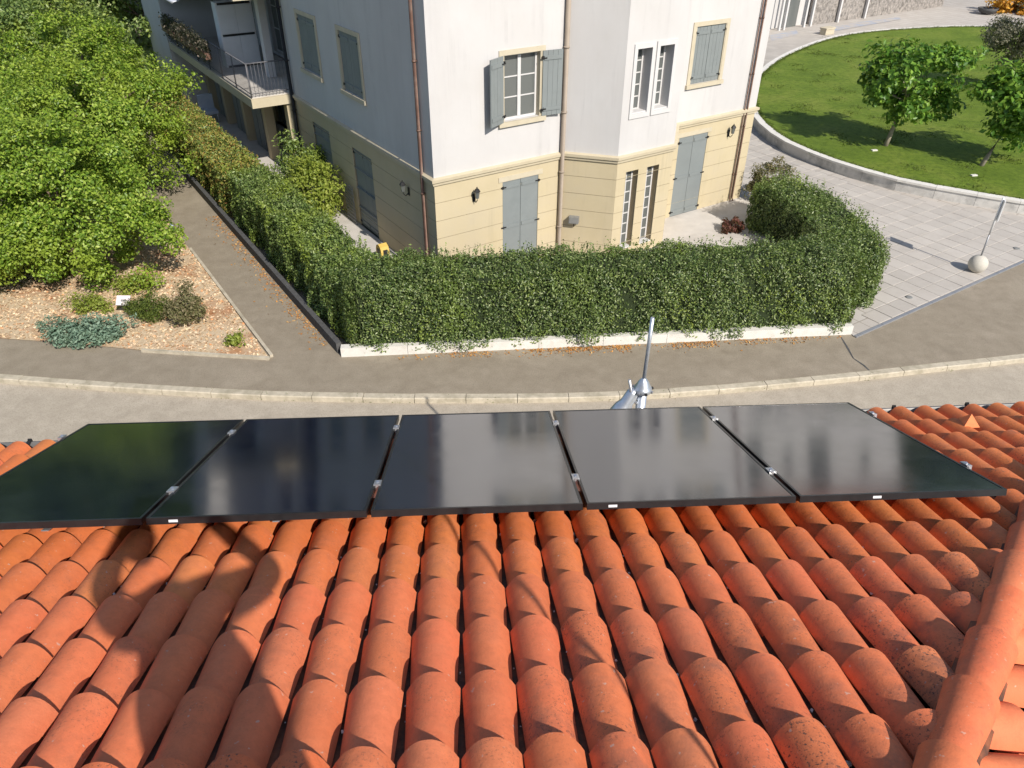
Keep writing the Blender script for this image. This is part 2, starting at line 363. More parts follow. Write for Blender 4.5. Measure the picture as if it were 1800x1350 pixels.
def crown_points(c, rad, n, clumps, spread, seed, hollow=.55, flat=0.0):
    g = np.random.default_rng(seed)
    d = g.normal(size=(clumps, 3)); d /= np.linalg.norm(d, axis=1, keepdims=True)
    rr = (hollow+(1-hollow)*g.random((clumps, 1))**.6)
    lump = 1+.16*np.sin(3.1*d[:, :1]+seed)+.14*np.sin(4.3*d[:, 1:2]+2*seed)+.1*np.sin(5*d[:, 2:]+seed)
    cc = np.asarray(c)+d*rr*lump*np.asarray(rad)
    k = g.integers(0, clumps, n)
    sc = spread*(.6+.8*g.random(clumps))
    off = g.normal(size=(n, 3)); off /= np.linalg.norm(off, axis=1, keepdims=True); off *= (g.random((n, 1))**.45)*sc[k][:, None]*np.array([1, 1, .75])
    P = cc[k]+off
    nn = .55*off/(sc[k][:, None])+.35*d[k]+np.array([0, 0, .55])+.55*g.normal(size=(n, 3))
    return P, nn, cc
def tree(name, label, base, c, rad, n, clumps, spread, leaf, mat, seed, trunk=.12, bark='trunk', group=None, cat='tree', hollow=.5, aspect=.6, limbs=9):
    t = thing(name, base, label, cat, group)
    P, nn, cc = crown_points(c, rad, n, clumps, spread, seed, hollow)
    keep = P[:, 2] > base[2]+.05
    leaf_object('crown', P[keep], nn[keep], leaf*(.65+.7*RNG.random(keep.sum())), mat, t, aspect)
    mb = MB(); b = np.asarray(base, float); c = np.asarray(c, float)
    mid = b*.45+np.array([c[0], c[1], c[2]-rad[2]*.55])*.55; mid[2] = b[2]+(c[2]-rad[2]*.5-b[2])*.75
    fork = np.array([c[0], c[1], c[2]-rad[2]*.35])
    mb.tube([b-np.array([0, 0, .05]), b*.7+mid*.3+np.array([.02, .01, 0]), mid, fork], [trunk*1.25, trunk, trunk*.85, trunk*.7], 9)
    g = np.random.default_rng(seed+5)
    for k in g.choice(len(cc), min(limbs, len(cc)), replace=False):
        e = cc[k]; h = fork*.5+e*.5+g.normal(size=3)*.12*rad[2]
        s = mid*.4+fork*.6
        mb.tube([s, h, e], [trunk*.5, trunk*.3, trunk*.09], 6)
    mb.build('trunk', MAT[bark], t)
    return t

def hedge(name, label, path, w, h, z0, n, leaf, mat, seed, group=None, cat='hedge', shoots=.12, rag=.14, split=None, aspect=.5):
    """leafy clipped hedge along a polyline; split = (fraction, other material)"""
    g = np.random.default_rng(seed); path = [np.asarray(p, float)[:2] for p in path]
    seg = [path[i+1]-path[i] for i in range(len(path)-1)]; ln = np.array([np.linalg.norm(s) for s in seg]); tot = ln.sum(); cum = np.concatenate([[0], np.cumsum(ln)])
    base = (path[0]+path[-1])/2
    t = thing(name, (path[0][0], path[0][1], 0), label, cat, group)
    per = 2*h+w
    s = g.random(n)*tot
    side = g.random(n)*per
    i = np.clip(np.searchsorted(cum, s)-1, 0, len(seg)-1)
    P0 = np.array(path)[i]; D = np.array([q/np.linalg.norm(q) for q in seg])[i]
    # smooth the direction at the corners
    xy = P0+D*(s-cum[i])[:, None]; nr = np.stack([D[:, 1], -D[:, 0]], 1)
    ac = np.where(side < h, w/2, np.where(side < h+w, w/2-(side-h), -w/2)); zz = np.where(side < h, side, np.where(side < h+w, h, per-side))
    on = np.stack([np.where(side < h, 1., np.where(side < h+w, 0, -1.)), np.where((side >= h) & (side < h+w), 1., 0)], 1)
    # rounded shoulders
    k = np.clip((zz-(h-.3))/.3, 0, 1)*np.clip((np.abs(ac)-(w/2-.3))/.3, 0, 1)
    zz = zz-.10*k; ac = ac*(1-.16*k/(w))
    wob = .07*np.sin(2.1*s+1.3*zz+seed)+.05*np.sin(5.3*s-2.7*zz)+.05*np.sin(3.7*ac*2+4.1*s)+.04*np.sin(11*s+7*zz)
    dep = wob-np.abs(g.normal(size=n))*rag
    lat = ac+on[:, 0]*dep; z = z0+zz+on[:, 1]*dep
    # rounded ends
    e0 = np.clip(1-s/.35, 0, 1); e1 = np.clip(1-(tot-s)/.35, 0, 1); e = np.maximum(e0, e1)
    lat *= 1-.45*e**2; z -= .25*e**2*(zz/h)
    P = np.stack([xy[:, 0]+nr[:, 0]*lat, xy[:, 1]+nr[:, 1]*lat, z], 1)
    nn = np.stack([nr[:, 0]*on[:, 0], nr[:, 1]*on[:, 0], on[:, 1]+.35], 1)+.65*g.normal(size=(n, 3))
    # end caps
    m = int(n*.5*w/tot)+1
    for end, dr in ((path[0], -seg[0]/ln[0]), (path[-1], seg[-1]/ln[-1])):
        la_ = (g.random(m)-.5)*w*.9; hz = g.random(m)*h*.97
        nr_ = np.array([dr[1], -dr[0]]); bul = .25*(1-(2*la_/w)**2)*(1-.5*(hz/h)**3)-np.abs(g.normal(size=m))*rag
        q = end[None]+nr_[None]*la_[:, None]+dr[None]*bul[:, None]
        P = np.concatenate([P, np.column_stack([q, z0+hz])]); nn = np.concatenate([nn, np.column_stack([np.repeat(dr[None], m, 0), np.full(m, .35)])+.65*g.normal(size=(m, 3))])
    # young shoots standing up from the top and out of the face
    ns = int(tot*w*85); s2 = g.random(ns)*tot; i2 = np.clip(np.searchsorted(cum, s2)-1, 0, len(seg)-1)
    D2 = np.array([q/np.linalg.norm(q) for q in seg])[i2]; b2 = np.array(path)[i2]+D2*(s2-cum[i2])[:, None]; n2 = np.stack([D2[:, 1], -D2[:, 0]], 1)
    l2 = (g.random(ns)-.5)*w*.95; hh = shoots*(.4+1.2*g.random(ns)**2)
    for q in range(5):
        f = q/4*hh
        P = np.concatenate([P, np.column_stack([b2+n2*l2[:, None]+g.normal(size=(ns, 2))*.012, z0+h-.05+f])]); nn = np.concatenate([nn, g.normal(size=(ns, 3))+np.array([0, -.2, .4])])
    sz = leaf*(.6+.8*g.random(len(P)))
    if split is None: leaf_object('foliage', P, nn, sz, mat, t, aspect, 'stuff')
    else:
        a_ = g.random(len(P)) < split[0]
        leaf_object('foliage', P[a_], nn[a_], sz[a_], mat, t, aspect, 'stuff'); leaf_object('foliage', P[~a_], nn[~a_], sz[~a_], split[1], t, aspect, 'stuff')
    # dark boxes standing in for the shaded inside of the hedge
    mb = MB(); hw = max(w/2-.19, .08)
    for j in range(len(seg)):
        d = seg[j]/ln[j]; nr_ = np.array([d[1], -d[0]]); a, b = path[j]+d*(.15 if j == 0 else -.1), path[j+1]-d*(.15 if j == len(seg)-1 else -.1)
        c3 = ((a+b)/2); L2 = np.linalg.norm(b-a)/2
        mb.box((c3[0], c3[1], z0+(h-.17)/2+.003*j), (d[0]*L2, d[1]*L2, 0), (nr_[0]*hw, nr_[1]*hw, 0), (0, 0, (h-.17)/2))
    mb.build('dark_core', MAT['core'], t)
    return t
def shrub(name, label, base, rad, n, leaf, mat, seed, cat='shrub', group=None, clumps=26, spread=None, aspect=.5, lift=.0):
    t = thing(name, base, label, cat, group)
    c = np.array([base[0], base[1], base[2]+rad[2]*(.75)+lift])
    P, nn, cc = crown_points(c, rad, n, clumps, spread or min(rad)*.45, seed, .35)
    keep = P[:, 2] > base[2]+.01
    leaf_object('foliage', P[keep], nn[keep], leaf*(.6+.8*RNG.random(keep.sum())), mat, t, aspect, 'stuff')
    mb = MB()
    for k in range(7): 
        e = cc[k % len(cc)]; mb.tube([np.array(base)-np.array([0, 0, .02]), (np.array(base)*.5+e*.5)*np.array([1, 1, 1.05]), e], [.02, .014, .006], 5)
    mb.build('stem', MAT['trunk'], t)
    return t
def flakes(name, label, pts, size, mat, cat, z):
    pts = np.asarray(pts); n = len(pts)
    C = np.column_stack([pts, np.full(n, z)+RNG.random(n)*.012])
    o = leaf_object(name, C, np.array([0, 0, 1.])+.35*RNG.normal(size=(n, 3)), size*(.5+RNG.random(n)), mat, None, .6, 'stuff')
    return tag(o, label, cat)

# ================================================================== GROUND AND STREET
FA = np.array([math.cos(A_H), math.sin(A_H), 0]); LA = np.array([-math.sin(A_H), math.cos(A_H), 0]); UP = np.array([0, 0, 1.])
HB = G(1177, 383)                                    # foot of the right garden door on the villa front
def hp(u, v, z=0.0): return HB+FA*u+LA*v+UP*z
def to_uv(P): q = np.asarray(P)-HB; return q@FA, q@LA
def smooth_curve(pts, step, closed=False):
    pts = [np.asarray(p, float) for p in pts]; n = len(pts); out = []
    rng = range(n) if closed else range(n-1)
    for i in rng:
        g = lambda k: pts[k % n] if closed else pts[min(max(k, 0), n-1)]
        p0, p1, p2, p3 = g(i-1), g(i), g(i+1), g(i+2)
        for t in np.linspace(0, 1, 24, endpoint=False):
            out.append(.5*((2*p1)+(-p0+p2)*t+(2*p0-5*p1+4*p2-p3)*t*t+(-p0+3*p1-3*p2+p3)*t**3))
    if not closed: out.append(pts[-1])
    else: out.append(out[0])
    out = np.array(out); d = np.concatenate([[0], np.cumsum(np.linalg.norm(np.diff(out, axis=0), axis=1))])
    m = max(2, int(round(d[-1]/step))); s = np.linspace(0, d[-1], m+1)
    r = np.column_stack([np.interp(s, d, out[:, k]) for k in range(out.shape[1])])
    return r[:-1] if closed else r
def inside(poly, x, y):
    c = False; j = len(poly)-1
    for i in range(len(poly)):
        if (poly[i][1] > y) != (poly[j][1] > y) and x < (poly[j][0]-poly[i][0])*(y-poly[i][1])/(poly[j][1]-poly[i][1])+poly[i][0]: c = not c
        j = i
    return c
def sheet(name, pts, z, mat, kind='structure'):
    mb = MB(); mb.poly([(p[0], p[1]) for p in pts], z); o = mb.build(name, mat)
    bm = bmesh.new(); bm.from_mesh(o.data); bmesh.ops.triangulate(bm, faces=bm.faces[:])
    for f in bm.faces:
        if f.normal.z < 0: f.normal_flip()
    bm.to_mesh(o.data); bm.free()
    return tag(o, kind=kind)

g = MB(); g.poly([(-900, -900), (900, -900), (900, 900), (-900, 900)], -.16); tag(g.build('ground', MAT['earth']), kind='structure')
kerb_px = [(-260, 648), (-120, 655), (0, 663), (150, 674), (300, 684), (450, 692), (600, 696), (800, 698), (1000, 696), (1150, 690), (1300, 679), (1500, 660), (1650, 643), (1800, 627), (1960, 606), (2150, 578)]
kc = [G(*p)[:2] for p in kerb_px]
kc = [kc[0]+(kc[0]-kc[1])*6]+kc+[kc[-1]+(kc[-1]-kc[-2])*5]
kerb = smooth_curve(kc, 1.05)
def offset(c, d):
    t = np.gradient(c, axis=0); t /= np.linalg.norm(t, axis=1, keepdims=True)
    return c+np.stack([-t[:, 1], t[:, 0]], 1)*d
k_in, k_out = offset(kerb, .085), offset(kerb, -.085)
sheet('road', [tuple(p) for p in k_out]+[(kerb[-1][0], 2.0), (kerb[0][0], 2.0)], -.10, MAT['road'])
far = [(kerb[-1][0], 95.), (kerb[0][0], 95.)]
sheet('pavement', [tuple(p) for p in k_in]+far, 0.0, MAT['asphalt'])
kr = bpy.data.objects.new('kerb', None); COL.objects.link(kr); tag(kr, kind='structure')
for i in range(len(kerb)-1):
    gap = .006; a0, a1 = k_in[i], k_in[i+1]; b0, b1 = k_out[i], k_out[i+1]
    d = (a1-a0)/np.linalg.norm(a1-a0)*gap
    dz = random.uniform(-.004, .006); tz = .022+dz
    q = [b0+d, b1-d, a1-d, a0+d]
    ch = (q[2]-q[1])*.10
    v = [(*p, -.14) for p in q]+[(*(q[0]), tz-.02), (*(q[1]), tz-.02), (*(q[1]+ch), tz), (*q[2], tz), (*q[3], tz), (*(q[0]+ch), tz)]
    mb = MB(); mb.add(v, [(0, 1, 5, 4), (4, 5, 6, 9), (9, 6, 7, 8), (2, 3, 8, 7), (1, 2, 7, 6, 5), (3, 0, 4, 9, 8), (0, 3, 2, 1)])
    mb.build('kerb_stone', MAT['kerb'], kr)
# weeds and dry leaves lying in the gutter and along the wall foot
pts = []
for x0, x1, n in ((0, 70, 260), (60, 190, 420), (440, 560, 120), (560, 760, 80), (820, 960, 60)):
    for _ in range(n):
        x = random.uniform(x0, x1); yb = np.interp(x, [p[0] for p in kerb_px], [p[1] for p in kerb_px])
        pts.append(G(x, yb+random.uniform(4, 9), -.1)[:2])
flakes('gutter_leaves', 'orange brown dry leaves lying in the gutter beside the kerb', pts, .06, MAT['litter'], 'leaves', -.095)
pts = []
for x0, x1, n in ((700, 1480, 300), (790, 860, 90), (930, 990, 100), (990, 1110, 300), (1180, 1260, 160), (1300, 1420, 110)):
    for _ in range(n):
        x = random.uniform(x0, x1); yb = 629-(x-603)*.0448; pts.append(G(x, yb+abs(random.gauss(0, 1))*5.5)[:2])
flakes('wall_foot_leaves', 'orange dry leaves swept against the foot of the white wall', pts, .05, MAT['litter'], 'leaves', .004)
pts = []
for _ in range(700):
    s = random.uniform(.5, 9.5); p = G(597, 622)+LA*s-FA*(abs(random.gauss(0, .16))+.05)*(1 if random.random() < .9 else 2.2); pts.append(p[:2])
flakes('path_edge_leaves', 'ochre dry leaves along the shaded low wall beside the path', pts, .055, MAT['litter'], 'leaves', .004)
def tufts(name, label, places, mat, n, hgt, spread):
    P = []; 
    for p in places:
        for _ in range(n): P.append((p[0]+random.gauss(0, spread), p[1]+random.gauss(0, spread*.5), p[2]+abs(random.gauss(0, hgt))))
    o = leaf_object(name, P, RNG.normal(size=(len(P), 3))+np.array([0, -.3, .5]), .035, mat, None, .35, 'stuff'); return tag(o, label, 'weeds')
tufts('kerb_weeds', 'small green weeds growing in the kerb joints', [G(x, np.interp(x, [p[0] for p in kerb_px], [p[1] for p in kerb_px])+7, -.09) for x in (147, 360, 412, 465, 515, 628, 640, 700, 782, 858, 905, 1062, 1175, 1178, 1340, 1525, 1660)], MAT['leaf_moss'], 70, .05, .10)

ck = [G(1478, 592), G(1490, 612), G(1500, 630), G(1518, 642), G(1532, 655)]
mb = MB()
for i in range(len(ck)-1):
    d_ = ck[i+1]-ck[i]; n_ = np.cross(UP, d_); n_ /= np.linalg.norm(n_); w0, w1 = .012+.012*(i % 2), .012+.012*((i+1) % 2)
    mb.add([ck[i]-n_*w0+UP*.004, ck[i]+n_*w0+UP*.004, ck[i+1]+n_*w1+UP*.004, ck[i+1]-n_*w1+UP*.004], [(0, 3, 2, 1)])
o = mb.build('tar_seam', MAT['dark_wall']); tag(o, 'thin dark crack across the pavement near the end of the white wall', 'crack')

# ---- white wall in front of the hedge, dark low wall along the path
wl0 = G(600, 628); wl1 = G(1497, 588); wd = (wl1-wl0)/np.linalg.norm(wl1-wl0); wn_ = np.array([-wd[1], wd[0], 0]); WL = np.linalg.norm(wl1-wl0)
t = thing('low_wall', wl0, 'low white rendered wall under the front of the hedge', 'wall')
nb = 8
for i in range(nb):
    a, b = wl0+wd*WL*i/nb, wl0+wd*WL*(i+1)/nb; c = (a+b)/2+wn_*.09
    mb = MB(); mb.box(c+UP*.10, wd*(WL/nb/2-.004), wn_*.09, UP*.12); mb.build('wall_block', MAT['white_wall'], t)
p0 = wl0-FA*.0+LA*.19+FA*.05
t = thing('low_wall', p0, 'low dark wall running back along the narrow asphalt path', 'wall')
for i in range(12):
    c = p0+LA*(i+.5)*1.25; mb = MB(); mb.box(c+UP*.12, FA*.06, LA*.621, UP*.14); mb.build('wall_block', MAT['dark_wall'], t)

# ---- planted bed on the left
bed_px = [(-200, 588), (0, 596), (120, 604), (240, 616), (474, 631), (335, 441), (300, 396), (262, 345), (-160, 345)]
bed = [G(*p)[:2] for p in bed_px]
sheet('planting_bed', bed, .022, MAT['soil'])
mb = MB()
t = thing('bed_edging', G(474, 631), 'pale stone edging round the mulched triangular bed', 'edging')
for (a, b, n) in (((250, 618), (474, 632), 3), ((478, 628), (335, 439), 6)):
    A_, B_ = G(*a), G(*b); d = (B_-A_)/n
    for i in range(n):
        u = d/np.linalg.norm(d); s_ = np.cross(UP, u); mb = MB(); mb.box(A_+d*(i+.5)+UP*.03, d/2-u*.004, s_*.035, UP*.035); mb.build('edging_stone', MAT['kerb'], t)
pts = []
bb = np.array(bed); 
while len(pts) < 11000:
    x, y = random.uniform(-14, -5.2), random.uniform(13.9, 21.5)
    if inside(bed, x, y): pts.append((x, y))
flakes('wood_chips', 'tan wood chips covering the planting bed', pts, .07, MAT['chip'], 'wood chips', .026)
# earth on the far side, left of the path
left_ground = [G(300, 396)[:2], G(262, 345)[:2]-FA[:2]*0, (G(470, 620)+LA*45)[:2], (-70, 90), (-70, 18), G(-160, 345)[:2]]
sheet('garden_soil', left_ground, .012, MAT['earth'])

# ---- terrace round the villa
terr = [(wl0+wn_*.2+wd*.2)[:2], (wl1+wn_*.2)[:2], hp(4.0, -3.6)[:2], hp(4.0, -.2)[:2], hp(3.2, 1)[:2], hp(3.2, 26)[:2], hp(-10.2, 26)[:2], hp(-10.35, -2)[:2]]
sheet('terrace', terr, .03, MAT['concrete'])

# ---- pale plaza with slabs
e0 = G(1500, 592); e1 = G(1800, 460); ed = FA
plaza = [(e0-LA*.0)[:2], (e0+FA*16)[:2], (e0+FA*60)[:2], (75, 92), (hp(3.3, 60))[:2], hp(3.3, 1)[:2], hp(4.02, -.2)[:2], hp(4.02, -3.6)[:2], (wl1+wn_*.2+wd*.02)[:2]]
sheet('plaza', plaza, .016, MAT['grid'])
pz = bpy.data.objects['plaza']
t = thing('plaza_edging', e0, 'grey stone strip between the pale plaza and the pavement', 'edging')
for i in range(16):
    mb = MB(); mb.box(e0+FA*(i+.5)*1.0-LA*.04+UP*.014, FA*.496, LA*.035, UP*.02); mb.build('edging_stone', MAT['pipe_grey'], t)

lawn_pts = [(10.12, 33.2), (9.92, 30.9), (10.2, 28.6), (11.0, 26.7), (11.78, 25.5), (12.6, 24.5), (13.7, 23.65), (14.85, 22.95), (15.95, 22.35), (18.5, 21.4), (22, 21.2), (27, 22.6), (33, 27), (38, 34), (39.5, 43), (36, 50.5), (30.6, 53.2), (25.2, 52.4), (20.8, 50.5), (17.8, 47.9), (14.6, 43.9), (12.3, 40), (10.8, 36.3)]
lawn = smooth_curve(lawn_pts, 1.2, True)
slabs = []
for i in range(0, 60):
    for j in range(-6, 60):
        c = e0+FA*(i+.5)*.5+LA*((j+.5)*.5+.02)
        if not inside(plaza, c[0], c[1]) or inside([tuple(p) for p in lawn], c[0], c[1]): continue
        s = project(c)
        if s is None or not (-60 < s[0] < 1880 and -40 < s[1] < 1400): continue
        u_, v_ = to_uv(c)
        # inner corners must stay clear of the lawn wall and the hedge bed
        if any(inside([tuple(p) for p in lawn], *(c+FA*a+LA*b)[:2]) for a in (-.3, .3) for b in (-.3, .3)): continue
        if any(not inside(plaza, *(c+FA*a+LA*b)[:2]) for a in (-.25, .25) for b in (-.25, .25)): continue
        slabs.append((s[2], i, j, c))
slabs.sort(key=lambda q: q[0])
def slab_mesh(k):
    mb = MB(); w = .242; ch = .009
    rg = random.Random(k); 
    a = [(-w, -w), (w, -w), (w, w), (-w, w)]
    top = [(x*(1-ch/w), y*(1-ch/w), .012+rg.uniform(-.0015, .0015)) for x, y in a]
    mb.add([(x, y, .0) for x, y in a]+[(x, y, .007) for x, y in a]+top,
           [(8, 9, 10, 11)]+[(i, (i+1) % 4, 4+(i+1) % 4, 4+i) for i in range(4)]+[(4+i, 4+(i+1) % 4, 8+(i+1) % 4, 8+i) for i in range(4)])
    return mb
def objtint(name, base, amp):
    m, nt, N, L, B = nodes_of(name); P = position(nt); oi = N.new('ShaderNodeObjectInfo'); ge = N.new('ShaderNodeNewGeometry')
    ad = N.new('ShaderNodeMath'); L.new(oi.outputs['Random'], ad.inputs[0]); L.new(ge.outputs['Random Per Island'], ad.inputs[1])
    fr = N.new('ShaderNodeMath'); fr.operation = 'FRACT'; L.new(ad.outputs[0], fr.inputs[0])
    c = ramp(nt, fr.outputs[0], [(0, tuple(x*(1-amp) for x in base)), (1, tuple(x*(1+amp) for x in base))]).outputs[0]
    n = noise(nt, 1.1, 6, .65, P); c = mixc(nt, ramp(nt, n.outputs[0], [(.42, 0.), (.72, .6)]).outputs[0], c, (.385, .35, .31))
    n = noise(nt, 16, 5, .7, P); c = mixc(nt, ramp(nt, n.outputs[0], [(.5, 0.), (.75, .4)]).outputs[0], c, (.53, .50, .46))
    L.new(c, B.inputs['Base Color']); B.inputs['Roughness'].default_value = .88
    n = noise(nt, 90, 5, .6, P); L.new(bump(nt, n.outputs[0], .25, .006), B.inputs['Normal']); return m
MAT['slab'] = objtint('pale_paving_slab_tinted', (.47, .435, .39), .07)
protos = []
for k in range(4):
    o = slab_mesh(k).build('paving_slab', MAT['slab']); protos.append(o.data); bpy.data.objects.remove(o)
rest = MB()
for q, (d_, i, j, c) in enumerate(slabs):
    z = .018+random.uniform(0, .003)
    if q < 290:
        o = bpy.data.objects.new('paving_slab', random.choice(protos)); COL.objects.link(o); o.parent = pz
        o.location = (c[0], c[1], z); o.rotation_euler = (random.uniform(-.004, .004), random.uniform(-.004, .004), A_H+random.choice((0, math.pi/2, math.pi)))
    else: 
        w = .242; rest.add([c+FA*a+LA*b+UP*(z+.012-c[2]) for a, b in ((-w, -w), (w, -w), (w, w), (-w, w))], [(0, 1, 2, 3)])
if rest.v: tag(rest.build('paving_slabs_far', MAT['slab'], pz), kind='stuff')
# bluish patches on the plaza
mb = MB()
for a in ([(1352, 62), (1400, 53), (1405, 60), (1356, 72)], [(1440, 53), (1500, 40), (1580, 30), (1584, 34), (1508, 47), (1448, 58)]):
    mb.poly([tuple(G(*p, .036)) for p in a])
tag(mb.build('ground_patch', MAT['bluish_patch']), 'faded blue paint marks on the plaza before the far building', 'marking')

# ---- round lawn with its kerb wall
lz = .36
sheet('lawn', [tuple(p) for p in lawn], lz, MAT['lawn'])
t = thing('lawn_wall', (lawn[0][0], lawn[0][1], 0), 'curved pale concrete retaining wall round the lawn', 'wall')
nL = len(lawn); lin = offset(np.concatenate([lawn, lawn[:1]]), .01)
def ring_pt(i, d):
    a, b, c = lawn[(i-1) % nL], lawn[i % nL], lawn[(i+1) % nL]; tt = (c-a)/np.linalg.norm(c-a); return b+np.array([-tt[1], tt[0]])*d
ccw = sum(lawn[i][0]*lawn[(i+1) % nL][1]-lawn[(i+1) % nL][0]*lawn[i][1] for i in range(nL)) > 0
sg = 1 if ccw else -1                                  # +d then points inwards
for i in range(nL):
    a0, a1 = ring_pt(i, 0), ring_pt(i+1, 0); b0, b1 = ring_pt(i, sg*.22), ring_pt(i+1, sg*.22)
    g_ = (a1-a0)/np.linalg.norm(a1-a0)*.004
    def prism(o0, o1, i0, i1, z0, z1):
        q = [o0+g_, o1-g_, i1-g_, i0+g_]
        m_ = MB(); m_.add([(*p, z0) for p in q]+[(*p, z1) for p in q], [(0, 1, 5, 4), (1, 2, 6, 5), (2, 3, 7, 6), (3, 0, 4, 7), (4, 5, 6, 7), (3, 2, 1, 0)]); return m_
    if in_frame((*a0, .2), 250) or in_frame((*a1, .2), 250):
        prism(a0, a1, b0, b1, 0, .335).build('wall_block', MAT['lawn_wall'], t)
        c0, c1 = ring_pt(i, -sg*.035), ring_pt(i+1, -sg*.035); e0_, e1_ = ring_pt(i, sg*.24), ring_pt(i+1, sg*.24)
        prism(c0, c1, e0_, e1_, .337, .405+random.uniform(-.003, .003)).build('cap_stone', MAT['lawn_cap'], t)
P = []; 
for i in range(nL):
    if not in_frame((*lawn[i], .4), 120): continue
    for _ in range(230):
        q = ring_pt(i, sg*(.21+abs(random.gauss(0, .10))))+(ring_pt(i+1, 0)-ring_pt(i, 0))*random.random(); P.append((*q, lz+abs(random.gauss(0, .03))))
for _ in range(150):
    c = (random.uniform(10.5, 26), random.uniform(23, 50))
    if not inside([tuple(p) for p in lawn], *c): continue
    for _ in range(60): P.append((c[0]+random.gauss(0, .22), c[1]+random.gauss(0, .22), lz+abs(random.gauss(0, .02))))
tag(leaf_object('grass_tufts', P, RNG.normal(size=(len(P), 3))+np.array([0, -.4, .5]), .075*(.5+RNG.random(len(P))), MAT['leaf_moss'], None, .3, 'stuff'), 'longer grass and weeds along the lawn edge', 'grass')
# little pale plates in the grass
for p in ((1537, 264), (1712, 308)):
    c = G(*p, lz+.02); mb = MB(); mb.box(c, (.10, .02, 0), (-.012, .05, 0), (0, 0, .02))
    tag(mb.build('stone_plate', MAT['lawn_cap']), 'small pale stone plate in the grass at the foot of the ' + ('left' if p[0] < 1600 else 'right') + ' lawn tree', 'plate')

# ================================================================== VILLA
villa = thing('villa', hp(-8.2, -.3), 'white four storey villa with cream ground floor and grey blue shutters', 'building')
WALLTOP = 12.2
def facet(P0, P1): 
    P0, P1 = np.asarray(P0, float), np.asarray(P1, float); d = P1-P0; L = np.linalg.norm(d); d = d/L
    return P0, d, L, np.array([d[1], -d[0], 0])          # outward normal to the right of the direction
def wall_mesh(mb, fc, z0, z1, openings, reveal=.18, out=0.0, u0=0.0, u1=None):
    P0, d, L, n = fc; u1 = L if u1 is None else u1
    us = sorted({u0, u1} | {min(max(x, u0), u1) for o in openings for x in o[:2]}); zs = sorted({z0, z1} | {min(max(x, z0), z1) for o in openings for x in o[2:4]})
    pt = lambda u, z, k=0.0: P0+d*u+UP*z+n*(out-k)
    for i in range(len(us)-1):
        for j in range(len(zs)-1):
            cu, cz = (us[i]+us[i+1])/2, (zs[j]+zs[j+1])/2
            if us[i+1]-us[i] < 1e-6 or zs[j+1]-zs[j] < 1e-6: continue
            if any(o[0] < cu < o[1] and o[2] < cz < o[3] for o in openings): continue
            mb.add([pt(us[i], zs[j]), pt(us[i+1], zs[j]), pt(us[i+1], zs[j+1]), pt(us[i], zs[j+1])], [(0, 1, 2, 3)])
    for a, b, c, e in (o[:4] for o in openings):
        c2, e2 = max(c, z0), min(e, z1)
        if c2 >= e2: continue
        mb.add([pt(a, c2), pt(a, e2), pt(a, e2, reveal), pt(a, c2, reveal)], [(0, 3, 2, 1)]); mb.add([pt(b, c2), pt(b, e2), pt(b, e2, reveal), pt(b, c2, reveal)], [(0, 1, 2, 3)])
        if c >= z0-1e-6: mb.add([pt(a, c), pt(b, c), pt(b, c, reveal), pt(a, c, reveal)], [(0, 1, 2, 3)])
        if e <= z1+1e-6: mb.add([pt(a, e), pt(b, e), pt(b, e, reveal), pt(a, e, reveal)], [(0, 3, 2, 1)])
def lbox(mb, fc, u0, u1, k0, k1, z0, z1):                # box in facet coordinates, k outward
    P0, d, L, n = fc; c = P0+d*(u0+u1)/2+n*(k0+k1)/2+UP*(z0+z1)/2
    mb.box(c, d*(u1-u0)/2, n*(k1-k0)/2, UP*(z1-z0)/2)

F1 = facet(hp(-8.2, -.3), hp(-4.45, -.3))
F2 = facet(hp(-4.45, -.3), hp(-3.52, -1.38))
F3 = facet(hp(-3.52, -1.38), hp(-1.6, -1.38))
F4 = facet(hp(-1.6, -1.38), hp(-.22, 0))
F5 = facet(hp(-.22, 0), hp(3.06, 0))
F6 = facet(hp(3.06, 0), hp(3.06, 20))
F7 = facet(hp(-8.2, 9.05), hp(-8.2, -.3))               # left wall; u counts towards the street
LL = 9.35
def la2u(x): return LL-x
f1 = lambda u: u+8.2
f3 = lambda u: u+3.52
f5 = lambda u: u+.22
UPZ = (0, 3.0, 6.0)
op = {k: [] for k in range(7)}
win_specs = []      # facet index, u0,u1,z0,z1, style
for q, dz in enumerate(UPZ):
    win_specs += [(0, f1(-6.27), f1(-5.2), 3.90+dz, 5.38+dz, 'open'), (4, f5(.08), f5(1.24), 3.90+dz, 5.38+dz, 'closed' if q != 1 else 'open'),
                  (2, f3(-3.19), f3(-2.73), 3.88+dz, 5.38+dz, 'bay'), (2, f3(-2.48), f3(-2.02), 3.88+dz, 5.38+dz, 'bay'),
                  (6, la2u(8.0), la2u(6.6), 3.90+dz, 5.40+dz, 'closed'), (6, la2u(4.95), la2u(3.65), 3.90+dz, 5.40+dz, 'closed')]
win_specs += [(0, f1(-6.29), f1(-5.2), .03, 2.44, 'door'), (4, f5(-.02), f5(1.14), .03, 2.44, 'door'), (2, f3(-3.2), f3(-2.78), .25, 2.43, 'baylow'), (2, f3(-2.48), f3(-2.06), .25, 2.43, 'baylow'),
              (6, la2u(7.95), la2u(6.6), .95, 2.36, 'garden'), (6, la2u(4.9), la2u(3.6), .03, 2.36, 'garden')]
facets = [F1, F2, F3, F4, F5, F6, F7]
for s in win_specs: op[s[0]].append(s[1:5])
